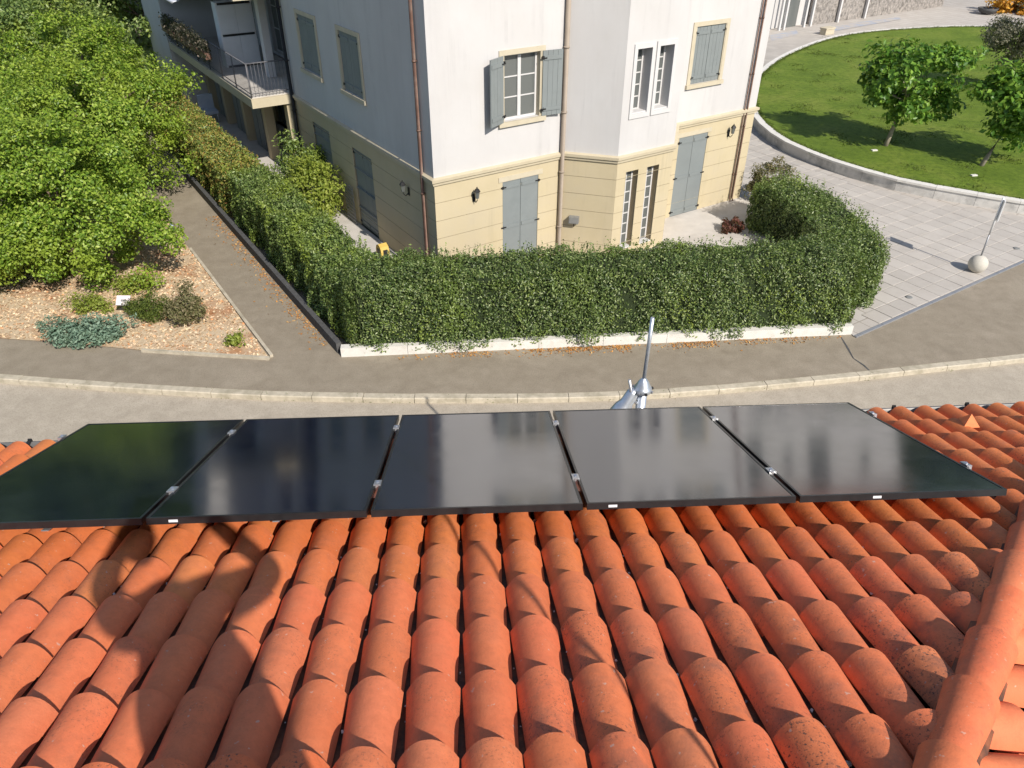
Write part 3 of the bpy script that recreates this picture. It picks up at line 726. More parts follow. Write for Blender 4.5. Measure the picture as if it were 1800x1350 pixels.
# upper walls
for i, fc in enumerate(facets):
    mb = MB(); wall_mesh(mb, fc, 2.74, WALLTOP, [o for o in op[i] if o[3] > 2.8], .34)
    mb.build('wall', MAT['render_white'], villa)
    # ground floor: joint plane, with proud render bands on it
    lo = [o for o in op[i] if o[3] < 2.8]
    mb = MB(); wall_mesh(mb, fc, 0.0, 2.74, lo, .30, -.018); mb.build('ground_floor_wall', MAT['groove'], villa)
    nb = 6; zz = np.linspace(.0, 2.735, nb+1)
    for b in range(nb):
        z0, z1 = zz[b]+(.006 if b else 0), zz[b+1]-.006
        o2 = [o for o in lo if o[2] < z1 and o[3] > z0]
        mb = MB(); wall_mesh(mb, fc, z0, z1, o2, .05, .004)
        P0, d, L, n = fc
        us = [0.0]+[x for o in sorted(o2) if o[2] <= z0 and o[3] >= z1 for x in o[:2]]+[L]
        for a, c in zip(us[::2], us[1::2]):
            if a == 0 and c == L and o2: pass
            for z, s_ in ((z1, 1), (z0, -1)):
                if (z == zz[-1]) or z < .01: continue
                q = [P0+d*a+UP*z+n*.004, P0+d*c+UP*z+n*.004, P0+d*c+UP*z-n*.02, P0+d*a+UP*z-n*.02]
                mb.add(q, [(0, 1, 2, 3)] if s_ > 0 else [(3, 2, 1, 0)])
        build_pieces(mb, 'render_band', MAT['render_cream'], villa)
    # cornice: moulding of three steps, mitred by running it a little past the corners
    mb = MB(); P0, d, L, n = fc
    def ext(a): return a
    prof = [(.0, 2.72), (.045, 2.722), (.05, 2.78), (.085, 2.80), (.09, 2.872), (.0, 2.90)]
    nxt = {0: 1, 1: 2, 2: 3, 3: 4, 4: 5, 6: 0}; prv = {v: k for k, v in nxt.items()}
    def miter(i, j):
        a, b = facets[i][3], facets[j][3]; m_ = a+b; m_ /= np.linalg.norm(m_); return m_/max(m_@a, .3)
    m0 = miter(prv[i], i) if i in prv else n; m1 = miter(i, nxt[i]) if i in nxt else n
    v = [P0+m0*k+UP*z for k, z in prof]+[P0+d*L+m1*k+UP*z for k, z in prof]; m_ = len(prof)
    mb.add(v, [(j, m_+j, m_+j+1, j+1) for j in range(m_-1)]); mb.build('cornice', MAT['cornice'], villa)

def muntin_window(fc, u0, u1, z0, z1, k, cols, rows, parent, leaf=2, matf='trim_white'):
    """glazed casement set back k from the facet; frame > pane"""
    fr = MB(); t_ = .05
    for a, b, c, e in ((u0, u0+t_, z0, z1), (u1-t_, u1, z0, z1), (u0+t_, u1-t_, z0, z0+t_), (u0+t_, u1-t_, z1-t_, z1)): lbox(fr, fc, a, b, -k-.05, -k, c, e)
    w = (u1-u0-2*t_)/leaf
    for q in range(1, leaf): lbox(fr, fc, u0+t_+w*q-.045, u0+t_+w*q+.045, -k-.048, -k+.01, z0+t_, z1-t_)
    cw = (u1-u0-2*t_)/cols
    for q in range(1, cols):
        if abs((q*cw/w)-round(q*cw/w)) < .01: continue
        lbox(fr, fc, u0+t_+cw*q-.014, u0+t_+cw*q+.014, -k-.04, -k-.006, z0+t_, z1-t_)
    for q in range(1, rows):
        z = z0+t_+(z1-z0-2*t_)*q/rows; lbox(fr, fc, u0+t_, u1-t_, -k-.039, -k-.008, z-.014, z+.014)
    f = fr.build('window_frame', MAT[matf], parent)
    for a in range(cols):
        for b in range(rows):
            pm = MB(); zz0 = z0+t_+(z1-z0-2*t_)*b/rows; zz1 = z0+t_+(z1-z0-2*t_)*(b+1)/rows
            P0, d, L, n = fc; q = [P0+d*(u0+t_+cw*(a+x))+UP*(zz0 if y == 0 else zz1)-n*(k+.024) for x, y in ((0, 0), (1, 0), (1, 1), (0, 1))]
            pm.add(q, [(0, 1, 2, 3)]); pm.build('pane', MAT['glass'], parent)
def shutter_leaf(P0, d, n, w, z0, z1, parent, boards=4, name='shutter', mat='shutter', rails=True):
    """one leaf; P0 hinge foot, d along the leaf, n the face that carries the ledges"""
    mb = MB(); bw = w/boards
    for q in range(boards):
        c = P0+d*(bw*(q+.5))+UP*(z0+z1)/2+n*(.0015*(q % 2)); mb.box(c, d*(bw/2-.0025), n*.016, UP*(z1-z0)/2)
    mb.box(P0+d*w/2+UP*(z0+z1)/2-n*.012, d*(w/2-.004), n*.006, UP*((z1-z0)/2-.004)); s = mb.build(name, MAT[mat], parent)
    rl = MB()
    for z in (z0+.14, (z0+z1)/2, z1-.14) if (z1-z0) > 2 else (z0+.16, z1-.16):
        rl.box(P0+d*w/2+UP*z+n*.026, d*(w/2-.03), n*.009, UP*.045)
    if rails: build_pieces(rl, 'ledge', MAT[mat], parent)
    hg = MB()
    for z in (z0+.14, (z0+z1)/2, z1-.14) if (z1-z0) > 2 else (z0+.16, z1-.16): hg.box(P0+d*.02+UP*z+n*.036, d*.075, n*.008, UP*.016)
    for z in (z0+.14, z1-.14): hg.box(P0-d*.01+UP*z+n*.03, d*.018, n*.02, UP*.03)
    build_pieces(hg, 'hinge', MAT['black_metal'], parent)
rot = lambda v, a: np.array([v[0]*math.cos(a)-v[1]*math.sin(a), v[0]*math.sin(a)+v[1]*math.cos(a), v[2]])
for (fi, u0, u1, z0, z1, style) in win_specs:
    fc = facets[fi]; P0, d, L, n = fc
    w = bpy.data.objects.new('door' if style == 'door' else 'window', None); COL.objects.link(w); w.parent = villa
    # window empties sit at the opening's sill (coordinates relative to the villa)
    w.location = Vector(P0+d*(u0+u1)/2+UP*z0)-villa.location
    if style in ('open', 'closed'):
        sr = MB(); s_ = .11
        for a, b, c, e in ((u0-s_, u0, z0-.0, z1), (u1, u1+s_, z0, z1), (u0-s_, u1+s_, z1, z1+s_)): lbox(sr, fc, a, b, .003, .028, c, e)
        lbox(sr, fc, u0-s_-.03, u1+s_+.03, .003, .075, z0-s_, z0-.002); sr.build('surround', MAT['trim_tan'], w)
        rv = MB(); lbox(rv, fc, u0+.001, u0+.03, -.2, .02, z0+.001, z1-.001); lbox(rv, fc, u1-.03, u1-.001, -.2, .02, z0+.001, z1-.001); build_pieces(rv, 'jamb', MAT['trim_tan'], w)
    lw = (u1-u0)/2
    if style == 'open':
        muntin_window(fc, u0+.03, u1-.03, z0, z1, .13, 2, 3, w)
        a = P0+d*(u0-.02)+n*.045; shutter_leaf(a, rot(-d, R(25)), rot(n, R(25))*1.0, lw, z0, z1, w)
        a = P0+d*(u1+.02)+n*.045; shutter_leaf(a, rot(d, -R(7)), rot(n, -R(7)), lw, z0, z1, w)
    elif style == 'closed':
        shutter_leaf(P0+d*(u0+.032)+n*(-.03), d, n, lw-.036, z0+.01, z1-.01, w, 4); shutter_leaf(P0+d*(u1-.032)+n*(-.03), -d, n, lw-.036, z0+.01, z1-.01, w, 4)
    elif style == 'door':
        shutter_leaf(P0+d*(u0+.006)-n*.02, d, n, lw-.009, z0, z1-.01, w, 1, 'door_leaf'); shutter_leaf(P0+d*(u1-.006)-n*.02, -d, n, lw-.009, z0, z1-.01, w, 1, 'door_leaf')
        sr = MB()
        lbox(sr, fc, u0-.12, u1+.12, .006, .02, z1+.001, z1+.13); sr.build('lintel', MAT['trim_tan'], w)
    elif style in ('bay', 'baylow'):
        muntin_window(fc, u0, u1, z0, z1, .27 if style == 'bay' else .2, 2, 5 if style == 'bay' else 7, w, 1)
        sr = MB()
        if style == 'bay':
            for a, b, c, e in ((u0-.1, u0, z0, z1), (u1, u1+.1, z0, z1), (u0-.1, u1+.1, z1, z1+.11), (u0-.1, u1+.1, z0-.11, z0)): lbox(sr, fc, a, b, .003, .03, c, e)
            sr.build('surround', MAT['trim_white'], w)
        sl = MB(); lbox(sl, fc, u0+.002, u1-.002, -.27 if style == 'bay' else -.2, -.005, z0+.001, z0+.03); sl.build('sill', MAT['trim_white'], w)
    elif style == 'garden':
        zt = z0+(z1-z0)*.62 if z0 < .5 else z1-.35
        shutter_leaf(P0+d*(u0+.01)-n*.06, d, n, lw-.012, z0, z1-.01, w, 2, 'shutter'); shutter_leaf(P0+d*(u1-.01)-n*.06, -d, n, lw-.012, z0, z1-.01, w, 2, 'shutter')
        gr = MB()
        for q in range(1, 4): lbox(gr, fc, u0+.02, u1-.02, -.02, .0, z0+(z1-z0)*q/4-.015, z0+(z1-z0)*q/4+.015)
        gr.build('cross_rail', MAT['shutter'], w)

# downspouts
def downspout(p, n, z0, z1, r, mat, every=1.5):
    mb = MB(); mb.tube([p+UP*z1, p+UP*(z0+.12), p+UP*(z0+.03)+n*.06], r, 10); o = mb.build('downspout', MAT[mat], villa)
    mb = MB(); z = z0+.9
    while z < z1-.2: mb.tube([p+UP*(z-.02), p+UP*(z+.02)], r*1.25, 10); mb.box(p-n*r*1.4+UP*z, np.cross(UP, n)*.012, n*r*.7, UP*.012); z += every
    mb.build('pipe_clip', MAT[mat], o)
downspout(hp(-8.2, -.3)+LA*.48-FA*.07, -FA, 0, WALLTOP, .042, 'copper')
downspout(hp(-8.2, -.3)+LA*9.3-FA*.09, -FA, 0, WALLTOP, .055, 'black_metal')
downspout(hp(-4.52, -.3)-LA*.075, -LA, 0, WALLTOP, .062, 'pipe_beige')
downspout(hp(2.52, -.05), -LA, 0, WALLTOP, .02, 'copper'); downspout(hp(2.64, -.05), -LA, 0, WALLTOP, .024, 'copper')

# rear part with balcony and shaded arcade (left side)
A0 = hp(-8.2, -.3)
def lv(l, o, z=0.0): return A0+LA*l-FA*o+UP*z             # l along the left wall, o outward
FR = facet(lv(20.2, -1.5), lv(9.35, -1.5))
arc_open = [(x, x+1.25, .03, 2.35) for x in (1.0, 3.4, 5.8, 8.2)]
mb = MB(); wall_mesh(mb, FR, 0, 2.62, arc_open, .2); mb.build('arcade_wall', MAT['render_cream'], villa)
up_open = [(x, x+1.5, 3.0, 5.4) for x in (1.2, 4.6, 8.0)]
mb = MB(); wall_mesh(mb, FR, 2.9, WALLTOP, up_open+[(a, b, 6., 8.3) for a, b, c, e in up_open], .2); mb.build('loggia_wall', MAT['render_white'], villa)
for (a, b, c, e) in arc_open+up_open:
    w = bpy.data.objects.new('window', None); COL.objects.link(w); w.parent = villa; w.location = Vector(FR[0]+FR[1]*(a+b)/2+UP*c)-villa.location
    muntin_window(FR, a, b, c, e, .12, 2, 3, w, 2, 'shutter' if e < 2.6 else 'trim_white')
mb = MB(); q = [lv(9.35, -1.5), lv(9.35, 0)]; mb.add([q[0], q[1], q[1]+UP*WALLTOP, q[0]+UP*WALLTOP], [(0, 1, 2, 3)])
q = [lv(20.2, -1.5), lv(20.2, 1.4)]; mb.add([q[0], q[1], q[1]+UP*WALLTOP, q[0]+UP*WALLTOP], [(3, 2, 1, 0)]); mb.add([lv(20.2, 1.4), lv(24, 1.4), lv(24, 1.4, WALLTOP), lv(20.2, 1.4, WALLTOP)], [(0, 3, 2, 1)])
build_pieces(mb, 'return_wall', MAT['render_white'], villa)
bal = bpy.data.objects.new('balcony', None); COL.objects.link(bal); bal.parent = villa; bal.location = Vector(lv(14.8, .7, 2.6))-villa.location
mb = MB(); mb.box(lv(14.8, -.05, 2.745), LA*5.45, FA*1.42, UP*.14); mb.build('balcony_slab', MAT['cornice'], bal)
mb = MB(); mb.box(lv(14.8, -.05, 2.90), LA*5.36, FA*1.36, UP*.014); mb.build('balcony_floor', MAT['concrete'], bal)
mb = MB(); mb.tube([lv(9.45, .02, 3.9), lv(9.45, 1.32, 3.9), lv(20.1, 1.32, 3.9)], .022, 6); mb.tube([lv(9.45, .02, 3.02), lv(9.45, 1.32, 3.02), lv(20.1, 1.32, 3.02)], .014, 6); mb.build('handrail', MAT['iron'], bal)
for l in np.arange(9.45, 20.2, .13):
    mb = MB(); mb.tube([lv(l, 1.32, 2.9), lv(l, 1.32, 3.9)], .007 if round((l-9.45)/.13) % 12 else .02, 5); mb.build('baluster', MAT['iron'], bal)
for o_ in np.arange(.08, 1.3, .11):
    mb = MB(); mb.tube([lv(9.45, o_, 2.9), lv(9.45, o_, 3.9)], .007, 5); mb.build('baluster', MAT['iron'], bal)
for l in (9.55, 11.9, 15.6):
    mb = MB(); mb.box(lv(l, -.14, (2.9+WALLTOP)/2+.01), LA*.17, FA*.12, UP*(WALLTOP-2.92)/2); mb.build('loggia_pier', MAT['trim_white'], villa)
for l in (9.6, 12.3, 15., 17.7, 20.0):
    mb = MB(); mb.box(lv(l, .1, 1.3), LA*.16, FA*.16, UP*1.3); mb.build('arcade_pillar', MAT['render_cream'], villa)
mb = MB(); mb.box(lv(14.8, -.05, 5.76), LA*5.45, FA*1.42, UP*.12); mb.build('upper_balcony_slab', MAT['cornice'], villa)
for l in (13.4, 14.0, 15.9, 16.5, 18.4, 19.0):
    mb = MB(); mb.box(lv(l, .1, 1.3), LA*.26, FA*.025, UP*1.25); mb.build('arcade_shutter', MAT['shutter'], villa)
# flat top and hipped roof above the picture
mb = MB(); ov = .55
c4 = [hp(-8.2-ov, -1.4-ov), hp(3.06+ov, -1.4-ov), hp(3.06+ov, 24), hp(-8.2-ov, 24)]
r0, r1 = hp(-2.57, 4.2), hp(-2.57, 18)
mb.add([p+UP*12.1 for p in c4]+[p+UP*12.3 for p in c4]+[r0+UP*14.4, r1+UP*14.4],
       [(3, 2, 1, 0), (0, 1, 5, 4), (1, 2, 6, 5), (2, 3, 7, 6), (3, 0, 4, 7), (4, 5, 8), (5, 6, 9, 8), (6, 7, 9), (7, 4, 8, 9)])
mb.build('roof', MAT['roof_far'], villa)
mb = MB(); mb.add([hp(3.06, 20), hp(3.06, 24), lv(24, 1.4), hp(3.06, 20, WALLTOP), hp(3.06, 24, WALLTOP), lv(24, 1.4, WALLTOP)], [(0, 1, 4, 3), (1, 2, 5, 4)]); mb.build('rear_wall', MAT['render_white'], villa)

# things on the villa
def lantern(p, n, label):
    t = thing('wall_lantern', p, label, 'lamp', 'black wall lanterns'); s = np.cross(UP, n)
    mb = MB(); mb.box(p+n*.012, s*.04, n*.01, UP*.10); mb.build('wall_plate', MAT['black_metal'], t)
    mb = MB(); mb.tube([p+n*.02-UP*.04, p+n*.10-UP*.10, p+n*.17-UP*.02, p+n*.17+UP*.03], .011, 6); mb.build('arm', MAT['black_metal'], t)
    c = p+n*.17
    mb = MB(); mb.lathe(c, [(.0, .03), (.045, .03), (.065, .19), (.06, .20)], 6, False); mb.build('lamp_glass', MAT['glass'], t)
    mb = MB(); mb.lathe(c, [(.085, .195), (.05, .26), (.018, .28), (.014, .31), (0, .32)], 6, False); mb.build('lamp_cap', MAT['black_metal'], t)
lantern(hp(-7.13, -.3, 2.22), -LA, 'black wall lantern left of the garden door on the sunny front')
lantern(hp(2.02, 0, 2.26), -LA, 'black wall lantern beside the pipes at the right corner of the villa')
lantern(lv(1.38, 0, 2.16), -FA, 'black wall lantern on the shaded side wall')
t = thing('meter_box', F2[0]+F2[1]*.35+UP*.95, 'small grey meter box on the slanted bay wall', 'box'); p = F2[0]+F2[1]*.40+F2[3]*.085+UP*1.12
mb = MB(); mb.box(p, F2[1]*.13, F2[3]*.075, UP*.09); mb.box(p+F2[3]*.079, F2[1]*.115, F2[3]*.004, UP*.075); mb.build('case', MAT['box_grey'], t)
mb = MB(); mb.tube([p-UP*.09, p-UP*.2-F2[3]*.03], .014, 6); mb.build('conduit', MAT['black_metal'], t)
# loggia furniture
cb = lv(14.2, .15, 2.916)
t = thing('balcony_cabinet', cb, 'tall white two door cabinet standing on the balcony', 'cabinet')
mb = MB(); mb.box(cb+UP*1.05, LA*.25, FA*.62, UP*1.04); mb.build('case', MAT['cabinet'], t)
for sgn in (-1, 1):
    for z in (.55, 1.55):
        mb = MB(); mb.box(cb-LA*.262+FA*sgn*.30+UP*z, LA*.012, FA*.285, UP*.45); mb.build('door', MAT['cabinet'], t)
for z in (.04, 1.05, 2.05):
    mb = MB(); mb.box(cb-LA*.257+UP*z, LA*.006, FA*.56, UP*.035); mb.build('gap', MAT['black_metal'], t)  # black strips painting the shadow between the cabinet doors
aw = lv(18.6, .3, 5.1)
t = thing('awning', aw, 'pale blue grey awning over the far end of the balcony', 'awning')
mb = MB(); q = [lv(16.9, -1.4, 5.5), lv(20.1, -1.4, 5.5), lv(20.1, 1.55, 4.75), lv(16.9, 1.55, 4.75)]
mb.add(q+[p-UP*.03 for p in q], [(0, 1, 2, 3), (7, 6, 5, 4), (0, 3, 7, 4), (1, 5, 6, 2), (2, 6, 7, 3)]); mb.build('canvas', MAT['awning'], t)
mb = MB(); mb.tube([q[3]-UP*.02, q[2]-UP*.02], .03, 8); mb.build('front_bar', MAT['alu'], t)
for k, l in enumerate((13.4, 14.5, 15.6, 16.7, 17.8, 18.9)):
    p = lv(l+.5, 1.46, 3.35)
    where = ('nearest', 'second', 'third', 'fourth', 'fifth', 'farthest')[k]
    t = thing('flower_box', p, f'hanging balcony flower box on the outer railing, {where} of the six', 'flower box', 'flower boxes along the balcony railing')
    mb = MB(); mb.box(p+UP*.12, LA*.48, FA*.10, UP*.10); mb.build('box', MAT['copper'], t)
    n_ = 900; P = p+np.outer(RNG.uniform(-.52, .52, n_), LA)-np.outer(np.abs(RNG.normal(0, .10, n_))*1.0-.1, FA)+np.outer(RNG.normal(.28, .17, n_), UP)
    leaf_object('plants', P, RNG.normal(size=(n_, 3))-FA, .09, MAT['flower'], t, .6, 'stuff')
t = thing('garden_chair', G(372, 215), 'pale blue cushioned garden chair under the balcony', 'chair'); c = G(372, 215); 
mb = MB(); mb.box(c+UP*.45, LA*.3, FA*.3, UP*.06); mb.build('seat', MAT['cushion'], t)
mb = MB(); mb.box(c+UP*.75+LA*.3, LA*.05, FA*.3, UP*.32); mb.build('backrest', MAT['cushion'], t)
for i in (-1, 1):
    for j in (-1, 1): mb = MB(); mb.tube([c+LA*.25*i+FA*.25*j+UP*.03, c+LA*.25*i+FA*.25*j+UP*.42], .02, 6); mb.build('leg', MAT['alu'], t)

# ================================================================== HEDGES, TREES, PLANTS
hz = .22
ha = wl0+wn_*.68+wd*.30; hb_ = wl0+wn_*.74+wd*(WL-.08)
hedge('hedge', 'tall clipped dark green hedge along the top of the white wall', [ha, ha*.5+hb_*.5, hb_], 1.46, 1.76, .10, 108000, .056, MAT['leaf_hedge'], 3, rag=.18, split=(.76, MAT['leaf_hedge2']), shoots=.15)
hc = hb_+np.array([.35, .75, 0])
hedge('hedge', 'rounded return of the hedge bordering the pale plaza by the villa corner', [hc, np.array([8.45, 17.6, 0]), np.array([8.5, 19.3, 0]), np.array([8.0, 21.0, 0]), np.array([7.5, 21.6, 0])], 1.7, 1.36, .03, 44000, .062, MAT['leaf_hedge'], 4, rag=.26, split=(.66, MAT['leaf_hedge2']), shoots=.22)
h0 = wl0+LA*.5+FA*.92; h1 = h0+LA*8.2; h2 = h0+LA*19.5
hedge('hedge', 'light green hedge beside the narrow path, next to the dark low wall', [h0, h0*.5+h1*.5, h1], 1.35, 1.55, .05, 56000, .068, MAT['leaf_hedge2'], 5, split=(.75, MAT['leaf_hedge']), shoots=.14)
hedge('hedge', 'yellow and red tinged hedge farther along the path below the balcony', [h1+LA*.3, h1*.5+h2*.5, h2], 1.4, 1.40, .05, 40000, .075, MAT['leaf_varieg'], 6, split=(.6, MAT['leaf_hedge2']), shoots=.12)
shrub('climbing_shrub', 'bright yellow green bush between the hedge and the shaded villa wall', lv(5.9, .95, .03), (.75, .75, 1.15), 7000, .10, MAT['leaf_yellow'], 21, 'bush', spread=.4)
shrub('climbing_shrub', 'dark green bush against the shaded villa wall under its small window', lv(7.6, .65, .03), (.7, .7, 1.15), 6000, .10, MAT['leaf_hedge2'], 22, 'bush', spread=.4)
t = thing('trellis', lv(5.3, .14, .03), 'grey lattice trellis leaning against the shaded villa wall', 'trellis')
for k in range(7):
    mb = MB(); mb.box(lv(4.95+.1*k, .12, .62), LA*.010, FA*.008, UP*.58); mb.build('slat', MAT['pipe_grey'], t)
for k in range(9):
    mb = MB(); mb.box(lv(5.25, .135, .14+.12*k), LA*.32, FA*.007, UP*.010); mb.build('slat', MAT['pipe_grey'], t)
p = lv(2.15, .55, .03)
t = thing('garden_ornament', p, 'small yellow arched garden ornament with a dark opening by the side wall', 'ornament')
mb = MB(); q = [(-.17, 0), (.17, 0), (.17, .38), (.12, .5), (0, .56), (-.12, .5), (-.17, .38)]
mb.add([p+LA*a+UP*b-FA*.12 for a, b in q]+[p+LA*a+UP*b+FA*.12 for a, b in q], [tuple(range(7))[::-1], tuple(range(7, 14))]+[(i, (i+1) % 7, 7+(i+1) % 7, 7+i) for i in range(7)]); mb.build('body', MAT['yellow'], t)
mb = MB(); mb.box(p-FA*.125+UP*.27, LA*.07, FA*.008, UP*.16); mb.box(p-LA*.172+UP*.27, FA*.06, LA*.006, UP*.16); mb.build('opening', MAT['black_metal'], t)
# dark red plants and a low shrub on the terrace behind the hedge
for k, (px, py, lab) in enumerate(((1285, 405, 'low dark red plant on the terrace, left of the pair behind the hedge'), (1360, 398, 'taller dark red plant in the shade of the rounded hedge'))):
    c = G(px, py, .03); shrub('red_plant', lab, c, (.34, .34, .24+.08*k), 900, .10, MAT['leaf_red'], 40+k, 'plant', 'dark red plants behind the hedge')
shrub('corner_shrub', 'brownish shrub at the villa corner beside the pipes', hp(3.45, -.75, .03), (.62, .55, .8), 5200, .07, MAT['leaf_brown'], 44, 'shrub')

# bed plants
shrub('spreading_shrub', 'low spreading blue green shrub at the front edge of the bed', G(150, 596, .022), (.95, .45, .26), 4200, .08, MAT['leaf_blue'], 50, 'shrub', spread=.2, clumps=60)
shrub('cushion_shrub', 'dark moss green cushion shrub in the middle of the bed', G(266, 558, .022), (.50, .42, .36), 5200, .045, MAT['leaf_moss'], 51, 'shrub', spread=.16, clumps=70)
shrub('bronze_shrub', 'wispy bronze and green shrub right of the cushion shrub', G(338, 566, .022), (.42, .40, .52), 2600, .07, MAT['leaf_brown'], 52, 'shrub', spread=.2, clumps=40)
shrub('small_plant', 'tiny bright green plant near the sharp corner of the bed', G(414, 606, .022), (.24, .22, .16), 420, .08, MAT['leaf_yellow'], 53, 'plant', spread=.12)
shrub('yellow_shrub', 'yellow green low shrub left of the small white sign', G(165, 545, .022), (.55, .35, .2), 1800, .06, MAT['leaf_yellow'], 54, 'shrub', spread=.2, clumps=50)
shrub('yellow_shrub', 'yellow green low shrub behind the small white sign', G(235, 512, .022), (.42, .35, .26), 1500, .06, MAT['leaf_yellow'], 55, 'shrub', spread=.2, clumps=40)
p = G(226, 553, .022)
t = thing('plant_sign', p, 'small white sign on a stake beside the cushion shrub', 'sign')
mb = MB(); mb.box(p+UP*.18, (.014, 0, 0), (0, .010, 0), UP*.2); mb.build('stake', MAT['trunk'], t)
mb = MB(); mb.box(p+np.array([0, -.03, .40]), np.array([.16, 0, 0]), np.array([0, .09, .08]), np.array([0, -.007, .009])); s_ = mb.build('board', MAT['sign_pink'], t)
mb = MB(); mb.box(p+np.array([.01, -.045, .405]), np.array([.06, 0, 0]), np.array([0, .02, .018]), np.array([0, -.003, .004])); mb.build('print', MAT['box_grey'], s_)
# post at the far bed corner
p = G(312, 438, .022); t = thing('marker_post', p, 'short dark post at the top corner of the bed by the path', 'post')
mb = MB(); mb.tube([p, p+UP*.62], .05, 10); mb.build('post', MAT['dark_wall'], t)
mb = MB(); mb.lathe(p+UP*.62, [(.056, 0), (.056, .09), (.02, .13), (0, .135)], 10); mb.build('post_head', MAT['cushion'], t)

# trees left of the path
TL = 'leafy garden trees left of the path'
tree('garden_tree', 'nearest bright green garden tree overhanging the mulched bed', (-10.6, 17.5, .02), (-11.55, 17.7, 2.1), (2.75, 2.3, 2.1), 84000, 240, .42, .085, MAT['leaf_tree'], 61, .11, group=TL, limbs=14)
tree('garden_tree', 'bright green tree at the left edge of the photograph above the bed', (-15.0, 18.6, .012), (-15.2, 18.4, 1.95), (2.6, 2.4, 2.2), 42000, 140, .44, .09, MAT['leaf_tree'], 62, .11, group=TL)
tree('garden_tree', 'bright green tree overhanging the asphalt path behind the nearest tree', (-13.7, 22.6, .012), (-13.1, 23.0, 2.4), (3.0, 2.6, 1.95), 62000, 200, .44, .09, MAT['leaf_tree'], 63, .11, group=TL)
tree('garden_tree', 'yellow green tree in the second row, far left', (-18.8, 24.4, .012), (-18.8, 24.5, 2.5), (3.0, 2.8, 2.0), 30000, 120, .5, .115, MAT['leaf_tree'], 64, .11, group=TL)
tree('garden_tree', 'bright green tree beside the path below the balcony', (-16.9, 28.5, .012), (-15.9, 28.8, 2.3), (3.0, 2.9, 2.0), 34000, 130, .5, .115, MAT['leaf_tree'], 65, .12, group=TL)
tree('garden_tree', 'yellow green tree in the third row, far left', (-23.0, 31.0, .012), (-23.0, 31.0, 2.4), (3.4, 3.0, 2.1), 20000, 80, .75, .16, MAT['leaf_tree'], 66, .12, group=TL)
tree('garden_tree', 'pale green tree at the end of the path near the balcony corner', (-20.6, 36.0, .012), (-19.8, 36.0, 2.3), (3.4, 3.2, 2.0), 22000, 80, .75, .16, MAT['leaf_hedge2'], 67, .12, group=TL)
tree('garden_tree', 'pale green tree below the dark far trees, top left', (-28.5, 41.0, .012), (-28.5, 41.0, 2.4), (4.0, 3.6, 2.2), 20000, 80, .8, .18, MAT['leaf_hedge2'], 68, .12, group=TL)
for k, (x, y) in enumerate(((-24.5, 47.0), (-19.0, 43.5), (-34.0, 47.5))):
    tree('garden_tree', ('green tree in the gap before the slim dark tree', 'green tree standing close to the far end of the balcony', 'pale green tree under the shorter dark tree')[k], (x, y, .012), (x, y, 2.6), (3.4, 3.0, 2.3), 14000, 70, .85, .2, MAT['leaf_hedge2'], 90+k, .12, group=TL)
FT = 'tall dark trees at the far left'
for k, (x, y, h, w) in enumerate(((-34, 58, 12, 5), (-26, 62, 13, 5.5), (-42, 52, 12, 5), (-19.5, 54, 10, 3.6), (-52, 50, 12, 5.5), (-30, 49, 7, 3.4))):
    lab = ('tall dark tree behind the pale trees, second row from the top left', 'tallest dark tree seen behind the awning side of the villa', 'dark tree in the top left corner of the photograph', 'slim dark tree next to the far end of the villa', 'dark tree beyond the left edge of the garden', 'shorter dark tree in front of the tall far trees')[k]
    tree('dark_tree', lab, (x, y, 0.01), (x, y, h*.55), (w, w, h*.45), 13000, 90, 1.3, .34, MAT['leaf_dark'], 70+k, .25, group=FT)
# trees on the lawn
p1, p2 = G(1556, 256, lz), G(1724, 291, lz)
tree('lawn_tree', 'small round leafy tree in the middle of the lawn', p1, p1+np.array([.35, .05, 2.35]), (1.55, 1.45, 1.45), 5600, 56, .48, .20, MAT['leaf_lawn'], 87, .075, 'trunk_pale', 'young trees on the lawn', hollow=.3)
tree('lawn_tree', 'small leafy tree with a leaning pale trunk at the right of the lawn', p2, p2+np.array([.85, .25, 2.2]), (1.55, 1.45, 1.35), 5600, 54, .48, .20, MAT['leaf_lawn'], 82, .07, 'trunk_pale', 'young trees on the lawn', hollow=.3)
p3 = np.array([22.3, 36.5, lz])
tree('olive_tree', 'grey green olive tree at the right edge above the lawn trees', p3, p3+np.array([.3, 0, 2.3]), (1.6, 1.5, 1.3), 9000, 70, .5, .11, MAT['leaf_olive'], 83, .09, 'trunk_pale', hollow=.3)
c = G(1778, 22, .02); shrub('orange_shrub', 'bright orange shrub on the far side of the plaza', c, (2.2, 1.8, .95), 3500, .26, MAT['leaf_orange'], 84, 'shrub', spread=.6, clumps=30)
c = G(1734, 25, .02); t = thing('planter_bowl', c, 'dark round planter bowl left of the orange shrub', 'planter'); mb = MB(); mb.lathe(c, [(.3, 0), (.62, .25), (.68, .42), (.6, .42), (.5, .3), (0, .28)], 14); mb.build('bowl', MAT['dark_wall'], t)
